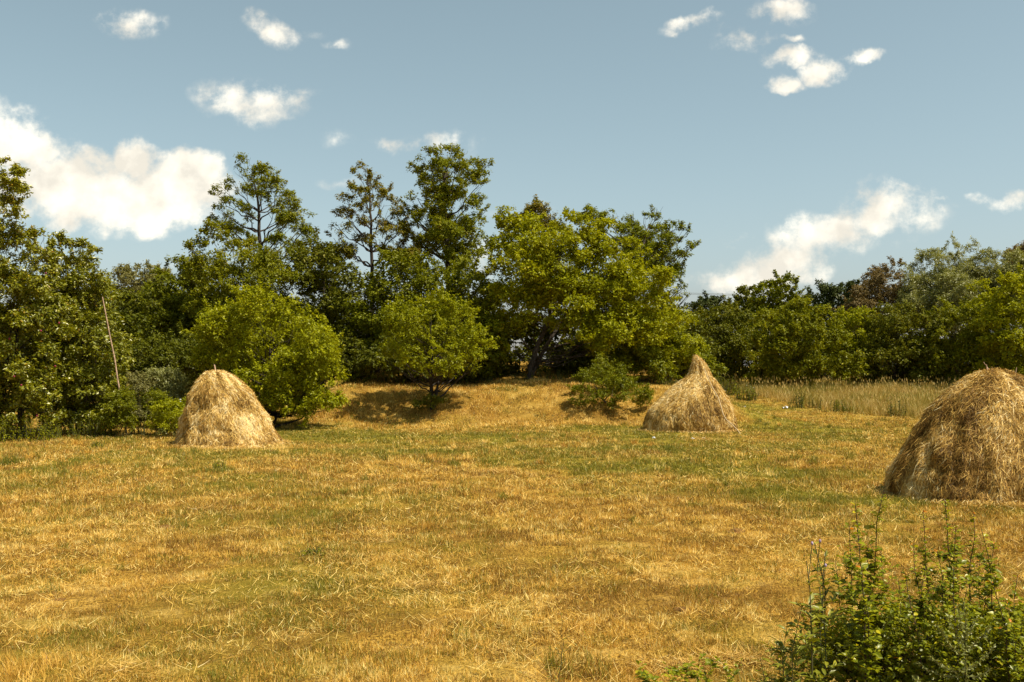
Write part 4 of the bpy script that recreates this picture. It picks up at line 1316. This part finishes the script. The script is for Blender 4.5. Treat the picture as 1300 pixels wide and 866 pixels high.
# litter
for (px, py, w, h, lab) in [(945, 517, .13, .05, 'small flat white scrap of litter on the grass right of the middle haystack'),
                            (997, 519, .22, .14, 'crumpled white litter at the foot of the tall grass'),
                            (830, 549, .10, .05, 'small white scrap at the left foot of the middle haystack'),
                            (880, 550, .12, .05, 'pale scrap at the front foot of the middle haystack'),
                            (893, 549, .09, .04, 'tiny white scrap right of the pale scrap below the middle haystack')]:
    p = GP(px, py)
    if 'haystack' in lab and py > 545:
        xx = P(px, py, 36.1)
        p = np.array([xx[0], 36.1, float(zg(xx[0], 36.1))])
    n = 9
    gx, gy = np.meshgrid(np.linspace(-1, 1, n), np.linspace(-1, 1, n))
    zz = np.abs(noise3(gx * 2.2 + px, gy * 2.2, 1.0) - .2) * h * 1.5 * (1 - .5 * (gx ** 2 + gy ** 2) / 2)
    V_ = np.stack([p[0] + gx * w * .5 * (1 + .3 * noise3(gx * 3, gy * 3, px)), p[1] + gy * w * .4, p[2] + .02 + zz], -1).reshape(-1, 3)
    V2 = V_ - np.array([0, 0, .015])
    id_ = np.arange(n * n).reshape(n, n)
    F_ = np.stack([id_[:-1, :-1], id_[:-1, 1:], id_[1:, 1:], id_[1:, :-1]], -1).reshape(-1, 4)
    tag(make_obj('litter', [(V_, F_, 0, False, None), (V2, F_[:, ::-1], 0, False, None)], M['litter']), lab, 'litter', 'white litter on the field')

# ------------------------------------------------------------------ power line far behind
dL = 125
pp = []
for (px) in (700, 1278):
    pb = P(px, 470, dL)
    zt = P(px, 362, dL)[2]
    O = np.array([pb[0], dL, float(zg(pb[0], dL))])
    root = empty('utility_pole', O, 'wooden utility pole hidden behind the %s' % ('great yellow green tree' if px == 700 else 'second willow'), 'utility pole', 'utility poles of the power line')
    v, f = tube(np.array([(0, 0, -.3), (0, 0, (zt - O[2]) * .5), (0, 0, zt - O[2] + .2)]), [.16, .14, .11], 10)
    make_obj('post', [(v, f, 0, True, None)], M['silverwood'], root)
    v, f = tube(np.array([(0, -.9, zt - O[2] - .05), (0, 0, zt - O[2] - .05), (0, .9, zt - O[2] - .05)]), .06, 6)
    make_obj('crossarm', [(v, f, 0, True, None)], M['silverwood'], root)
    pp.append((pb[0], zt))
for i, (dy, dz, lab) in enumerate([(-.8, 0, 'upper thin overhead wire above the skyline right of centre'), (.8, -.02, 'overhead wire running close behind the upper one'), (0, -2.2, 'lower overhead wire just above the far tree tops')]):
    xs_ = np.linspace(pp[0][0], pp[1][0], 40)
    t_ = (xs_ - xs_[0]) / (xs_[-1] - xs_[0])
    zz = pp[0][1] * (1 - t_) + pp[1][1] * t_ - 1.25 * 4 * t_ * (1 - t_) + dz
    v, f = tube(np.stack([xs_, np.full(40, dL + dy), zz], -1), .018, 4)
    tag(make_obj('power_line', [(v, f, 0, True, None)], M['wire']), lab, 'power line', 'overhead wires')


# ------------------------------------------------------------------ foreground plants
def near_leaf_mesh(base, al, nr, ln, wd, tint):
    """eight-point leaf with a folded midrib and a drooping tip"""
    n = len(base)
    s = norm(np.cross(al, nr))
    L_, W2 = ln[:, None], wd[:, None]
    rows = [(0.0, 0.04, 0), (.28, .42, .02), (.60, .46, -.03), (1.0, .02, -.16)]
    Vs = []
    for (f_, w_, dz_) in rows:
        c_ = base + al * L_ * f_ + nr * L_ * dz_
        e = nr * W2 * w_ * .35
        Vs += [c_ + s * W2 * w_ + e, c_, c_ - s * W2 * w_ + e]
    V_ = np.stack(Vs, 1).reshape(-1, 3)
    b = (np.arange(n) * 12)[:, None]
    F_ = np.concatenate([b + np.array([[i * 3 + j, i * 3 + j + 1, i * 3 + j + 4, i * 3 + j + 3]]) for i in range(3) for j in range(2)], 0)
    return V_, F_, np.tile(tint, 6)


def shoot_shrub(name, label, stems, leafmat, lsize, lw=.6, every=.022, seed=0, twigs=.5, group=None, radius=.0055, d_spread=.25, red=True, cat='shrub', cluster=2, stemmat='twig'):
    """stems: list of (foot px, top px, top py, distance)"""
    r = np.random.default_rng(900 + seed)
    d0 = stems[0][3]
    O = np.array([(np.mean([s[0] for s in stems]) - 650) / F * d0, d0, 0.0])
    O[2] = float(zg(O[0], O[1]))
    root = empty(name, O, label, cat, group)
    tubes, lv = [], []
    paths, own_, who = [], [], []
    for (fpx, tpx, tpy, d_) in stems:
        dd = d_ + r.normal(0, d_spread)
        foot = np.array([(fpx - 650) / F * dd, dd, 0])
        foot[2] = float(zg(foot[0], foot[1])) - .03
        top = P(tpx, tpy, dd + r.normal(0, .12))
        h = top[2] - foot[2]
        pts = curve_pts(foot, top, ((foot[0] - top[0]) * -.12 + r.normal(0, .05), r.normal(0, .05), 0), 10, .008, r) - O
        me_ = len(own_)
        own_.append(len(paths))
        who.append(me_)
        paths.append((pts, radius * (.6 + .5 * h / 1.6), 1.0, h))
        nt2 = int(h * 24 * twigs)
        for q_ in range(nt2):
            s = r.uniform(.12, .88)
            st = np.array([np.interp(s, np.linspace(0, 1, 10), pts[:, a]) for a in range(3)])
            a = r.uniform(0, 2 * math.pi)
            l = r.uniform(.08, .36) * (1.15 - s)
            en = st + np.array([math.cos(a) * l, math.sin(a) * l, l * r.uniform(.3, 1.1)])
            who.append(me_)
            paths.append((curve_pts(st, en, (0, 0, -.02), 5, .008, r), radius * .35, .4, l))
    for (pts, r0, w, h) in paths:
        k_ = len(pts)
        tubes.append(tube(pts, r0 * np.linspace(1, .35, k_), 5))
        m = max(3, int(h / every * 1.7)) * cluster
        s = np.sort(r.random(m)) * .97 + .03
        if w == 1.0:
            s = s[s > .08]
            m = len(s)
        base = np.stack([np.interp(s, np.linspace(0, 1, k_), pts[:, a]) for a in range(3)], -1)
        a = r.uniform(0, 2 * math.pi, m)
        al = norm(np.stack([np.cos(a), np.sin(a), r.uniform(-.15, .9, m)], -1))
        nr = norm(np.stack([-np.cos(a) * .4, -np.sin(a) * .4, np.ones(m)], -1) + r.normal(0, .35, (m, 3)))
        nr = norm(nr - al * (al * nr).sum(-1, keepdims=True))
        sz = lsize * 1.12 * r.uniform(.45, 1.25, m) * (1.1 - .45 * s)
        ti = np.clip(r.normal(.5, .2, m) + .15 * s, 0, .95)
        if red and w == 1.0:
            ti = np.where((s > .985) & (r.random(m) < .4), 1.0, ti)
        V_, F_, T_ = near_leaf_mesh(base + al * .006, al, nr, sz, sz * lw, ti)
        lv.append((V_, F_, 0, True, T_))
    ns = len(stems)
    near_of = [[t_ for t_, w_ in zip(tubes, who) if w_ == i] for i in range(ns)]
    for tt_ in near_of:
        v, f = merge(tt_)
        make_obj('stem', [(v, f, 0, True, None)], M[stemmat], root)
    make_obj('foliage', lv, M[leafmat], root)
    return root


GN = 'shrubs and weeds in the lower right foreground'
shoot_shrub('wild_rose_shrub', 'tall leafy shrub with a reddish tipped shoot rising before the right haystack foot', [
    (1095, 1122, 622, 6.6), (1088, 1086, 640, 6.5), (1082, 1078, 668, 6.7), (1100, 1102, 690, 6.4), (1075, 1060, 712, 6.6), (1110, 1118, 700, 6.5), (1120, 1140, 735, 6.4), (1065, 1045, 745, 6.5), (1090, 1094, 720, 6.3)],
    'near', .050, .62, .030, 1, .75, GN, cluster=2)
shoot_shrub('wild_rose_shrub', 'leafy shrub with several upright shoots below the right haystack', [
    (1180, 1172, 648, 6.7), (1188, 1200, 636, 6.8), (1175, 1160, 690, 6.6), (1195, 1214, 668, 6.6), (1205, 1190, 700, 6.5), (1170, 1176, 715, 6.4), (1160, 1150, 735, 6.5), (1200, 1210, 725, 6.4), (1215, 1228, 745, 6.5)],
    'near', .042, .62, .026, 2, .85, GN, cluster=2)
shoot_shrub('wild_rose_shrub', 'leafy shrub with the tallest shoot at right, arching towards the right edge', [
    (1245, 1236, 650, 6.6), (1250, 1262, 690, 6.6), (1240, 1246, 672, 6.8), (1255, 1244, 710, 6.5), (1262, 1258, 735, 6.5), (1235, 1230, 742, 6.4)],
    'near', .046, .62, .026, 3, .8, GN, cluster=2)
shoot_shrub('wild_rose_shrub', 'low leafy shrub cut by the lower right corner', [
    (1300, 1292, 730, 6.4), (1310, 1304, 742, 6.4), (1285, 1278, 765, 6.3), (1320, 1326, 735, 6.5), (1298, 1300, 775, 6.2), (1270, 1262, 785, 6.2), (1340, 1345, 760, 6.4), (1290, 1283, 790, 6.1), (1315, 1312, 800, 6.0)],
    'near', .042, .62, .022, 4, .9, GN, cluster=2)
br_l = [(1085, 812, 30), (1120, 800, 34), (1160, 795, 32), (1200, 808, 34), (1240, 806, 32), (1278, 808, 30), (1310, 800, 36), (1345, 800, 44),
        (1060, 838, 36), (1100, 842, 44), (1145, 832, 46), (1190, 840, 46), (1235, 842, 46), (1280, 842, 46), (1325, 845, 46), (1095, 890, 50),
        (1150, 890, 50), (1205, 890, 50), (1260, 890, 50), (1315, 890, 50), ]
tree('bramble_bush', 'dense tangle of small leaves filling the bottom of the lower right corner', 'bush', GN, 6.5, 1200, br_l,
     'near', .036, .62, gap=.54, twl=.12, depth=.32, trunk=.012, bark='bark_dark', stems=9, copies=2, rs=.085, lai_f=.36, flat=.5, limbs=True, branchlets=2)
# thistle with toothed narrow leaves
shoot_shrub('thistle', 'dark spiky thistle with small mauve buds left of the leafy shrubs', [
    (1030, 1034, 690, 6.5), (1036, 1048, 700, 6.5), (1026, 1024, 712, 6.5), (1032, 1040, 745, 6.4)], 'thistle', .085, .30, .055, 6, .35, GN, cluster=2, red=False, stemmat='stem', cat='thistle', radius=.008)
th = C.objects[-1].parent if False else bpy.data.objects['thistle']
for (px, py, dd) in [(1041, 687, 6.5), (1048, 718, 6.45), (1031, 690, 6.5)]:
    p = P(px, py, dd) - np.array(th.location)
    a = np.linspace(0, math.pi, 6)[:, None]
    b = (np.arange(9) / 9 * 2 * math.pi)[None, :]
    V_ = np.stack([np.sin(a) * np.cos(b), np.sin(a) * np.sin(b), np.cos(a) * 1.5 + 0 * b], -1).reshape(-1, 3) * .009 + p
    F_ = np.array([(i * 9 + j, i * 9 + (j + 1) % 9, (i + 1) * 9 + (j + 1) % 9, (i + 1) * 9 + j) for i in range(5) for j in range(9)])
    make_obj('bud', [(V_, F_, 0, True, None)], M['purple'], th)
    st = np.array([p + (0, 0, -.012), p + (-.01, 0, -.08), p + (-.02, 0, -.20)])
    v, f = tube(st, .003, 4)
    make_obj('bud_stalk', [(v, f, 0, True, None)], M['stem'], th)
shoot_shrub('broad_leaved_weed', 'broad leaved weed at the left foot of the foreground shrubs', [
    (1000, 1000, 790, 6.3), (990, 985, 810, 6.3), (1015, 1018, 770, 6.4), (1008, 1012, 820, 6.2), (975, 965, 835, 6.3), (1025, 1030, 790, 6.3)],
    'thistle', .080, .36, .05, 7, .5, GN, cluster=2, red=False, stemmat='stem', cat='weed')
# silvery feathery plant: straight pale stems with tiny scale leaves
r = np.random.default_rng(77)
d_ = 5.7
foot = np.array([(1222 - 650) / F * d_, d_, 0.])
foot[2] = float(zg(foot[0], foot[1]))
root = empty('silvery_weed', foot, 'pale silvery candelabra shaped weed in front of the leafy shrubs at lower right', 'weed', GN)
stems_, lv = [], []
main_p = curve_pts(np.array([0, 0, -.03]), P(1223, 765, d_) - foot, (.01, 0, 0), 12, .004, r)
segs_ = [(main_p, .0045)]
for (bpy_, tx, ty) in [(850, 1262, 820), (852, 1180, 832), (826, 1255, 795), (830, 1190, 792), (860, 1168, 842), (812, 1238, 785), (815, 1205, 780), (800, 1216, 770), (855, 1258, 848), (870, 1160, 860), (870, 1240, 868)]:
    st = P(1221, bpy_, d_) - foot
    en = P(tx, ty, d_ + r.uniform(-.18, .1)) - foot
    segs_.append((curve_pts(st, en, (0, 0, -.03), 9, .003, r), .0026))
for pts, r0 in segs_:
    stems_.append(tube(pts, r0 * np.linspace(1, .5, len(pts)), 5))
    m = int(420 * np.linalg.norm(pts[-1] - pts[0]))
    s = r.random(m)
    base = np.stack([np.interp(s, np.linspace(0, 1, len(pts)), pts[:, a]) for a in range(3)], -1)
    al = norm(r.normal(0, 1, (m, 3)) + norm(pts[-1] - pts[0]) * .8)
    nr = norm(np.cross(al, r.normal(0, 1, (m, 3))))
    sz = r.uniform(.012, .030, m)
    V_, F_, T_ = near_leaf_mesh(base, al, nr, sz, sz * .35, r.random(m))
    lv.append((V_, F_, 0, True, T_))
v, f = merge(stems_)
make_obj('stem', [(v, f, 0, True, None)], M['stem'], root)
make_obj('foliage', lv, M['silver'], root)
# long grass in the lower right corner and at the bottom
chs = []
for (x0, x1, d0_, d1_, n, h, tt_) in [(940, 1330, 5.6, 7.4, 5200, .42, .30), (840, 960, 6.8, 7.8, 700, .20, .55), (1000, 1330, 5.6, 6.4, 1500, .62, .25)]:
    dd = rng.uniform(d0_, d1_, n)
    xx = (rng.uniform(x0, x1, n) - 650) / F * dd
    V_, F_, T_ = blades(xx, dd, rng.uniform(.3, 1.1, n) * h, np.full(n, .0048), np.abs(rng.normal(.25, .25, n)), np.clip(tt_ + rng.normal(0, .25, n), 0, 1), segs=2)
    chs.append((V_, F_, 0, False, T_))
o = make_obj('rank_grass', chs, M['tall'])
o['kind'] = 'stuff'
o['label'] = 'rank long grass growing through the foreground shrubs'
# slim stalk and small leafy creeper at the bottom centre
shoot_shrub('wild_stalk', 'slim dark wiry stalk standing alone at the bottom middle', [(700, 712, 778, 7.6), (698, 699, 820, 7.6)], 'thistle', .035, .25, .05, 8, .25, None, cluster=1, red=False, stemmat='stem', cat='weed', radius=.005, d_spread=.02)
shoot_shrub('ivy_creeper', 'low leafy creeper running through loose hay at the bottom edge', [(830, 815, 836, 8.0), (850, 842, 838, 8.0), (870, 880, 836, 8.1), (895, 905, 840, 8.0), (915, 925, 845, 7.9), (880, 872, 850, 7.8), (860, 855, 852, 7.8)],
            'near', .055, .75, .035, 9, .6, None, cluster=2, red=False, stemmat='stem', cat='weed', radius=.003, d_spread=.1)
for i, (px, py, lab) in enumerate([(400, 705, 'bright green low weed left of the field centre'), (280, 596, 'little green weed clump in the field below the left haystack'), (125, 860 - 290, 'small upright weed at the far left of the mown field')]):
    p = GP(px, py)
    weed('field_weed', lab, px, p[1], 12 if i else 10, 26 if i == 0 else 14, 'yellow', 22, .05, None, 'small weeds on the mown field', seed=40 + i, lean=.5)
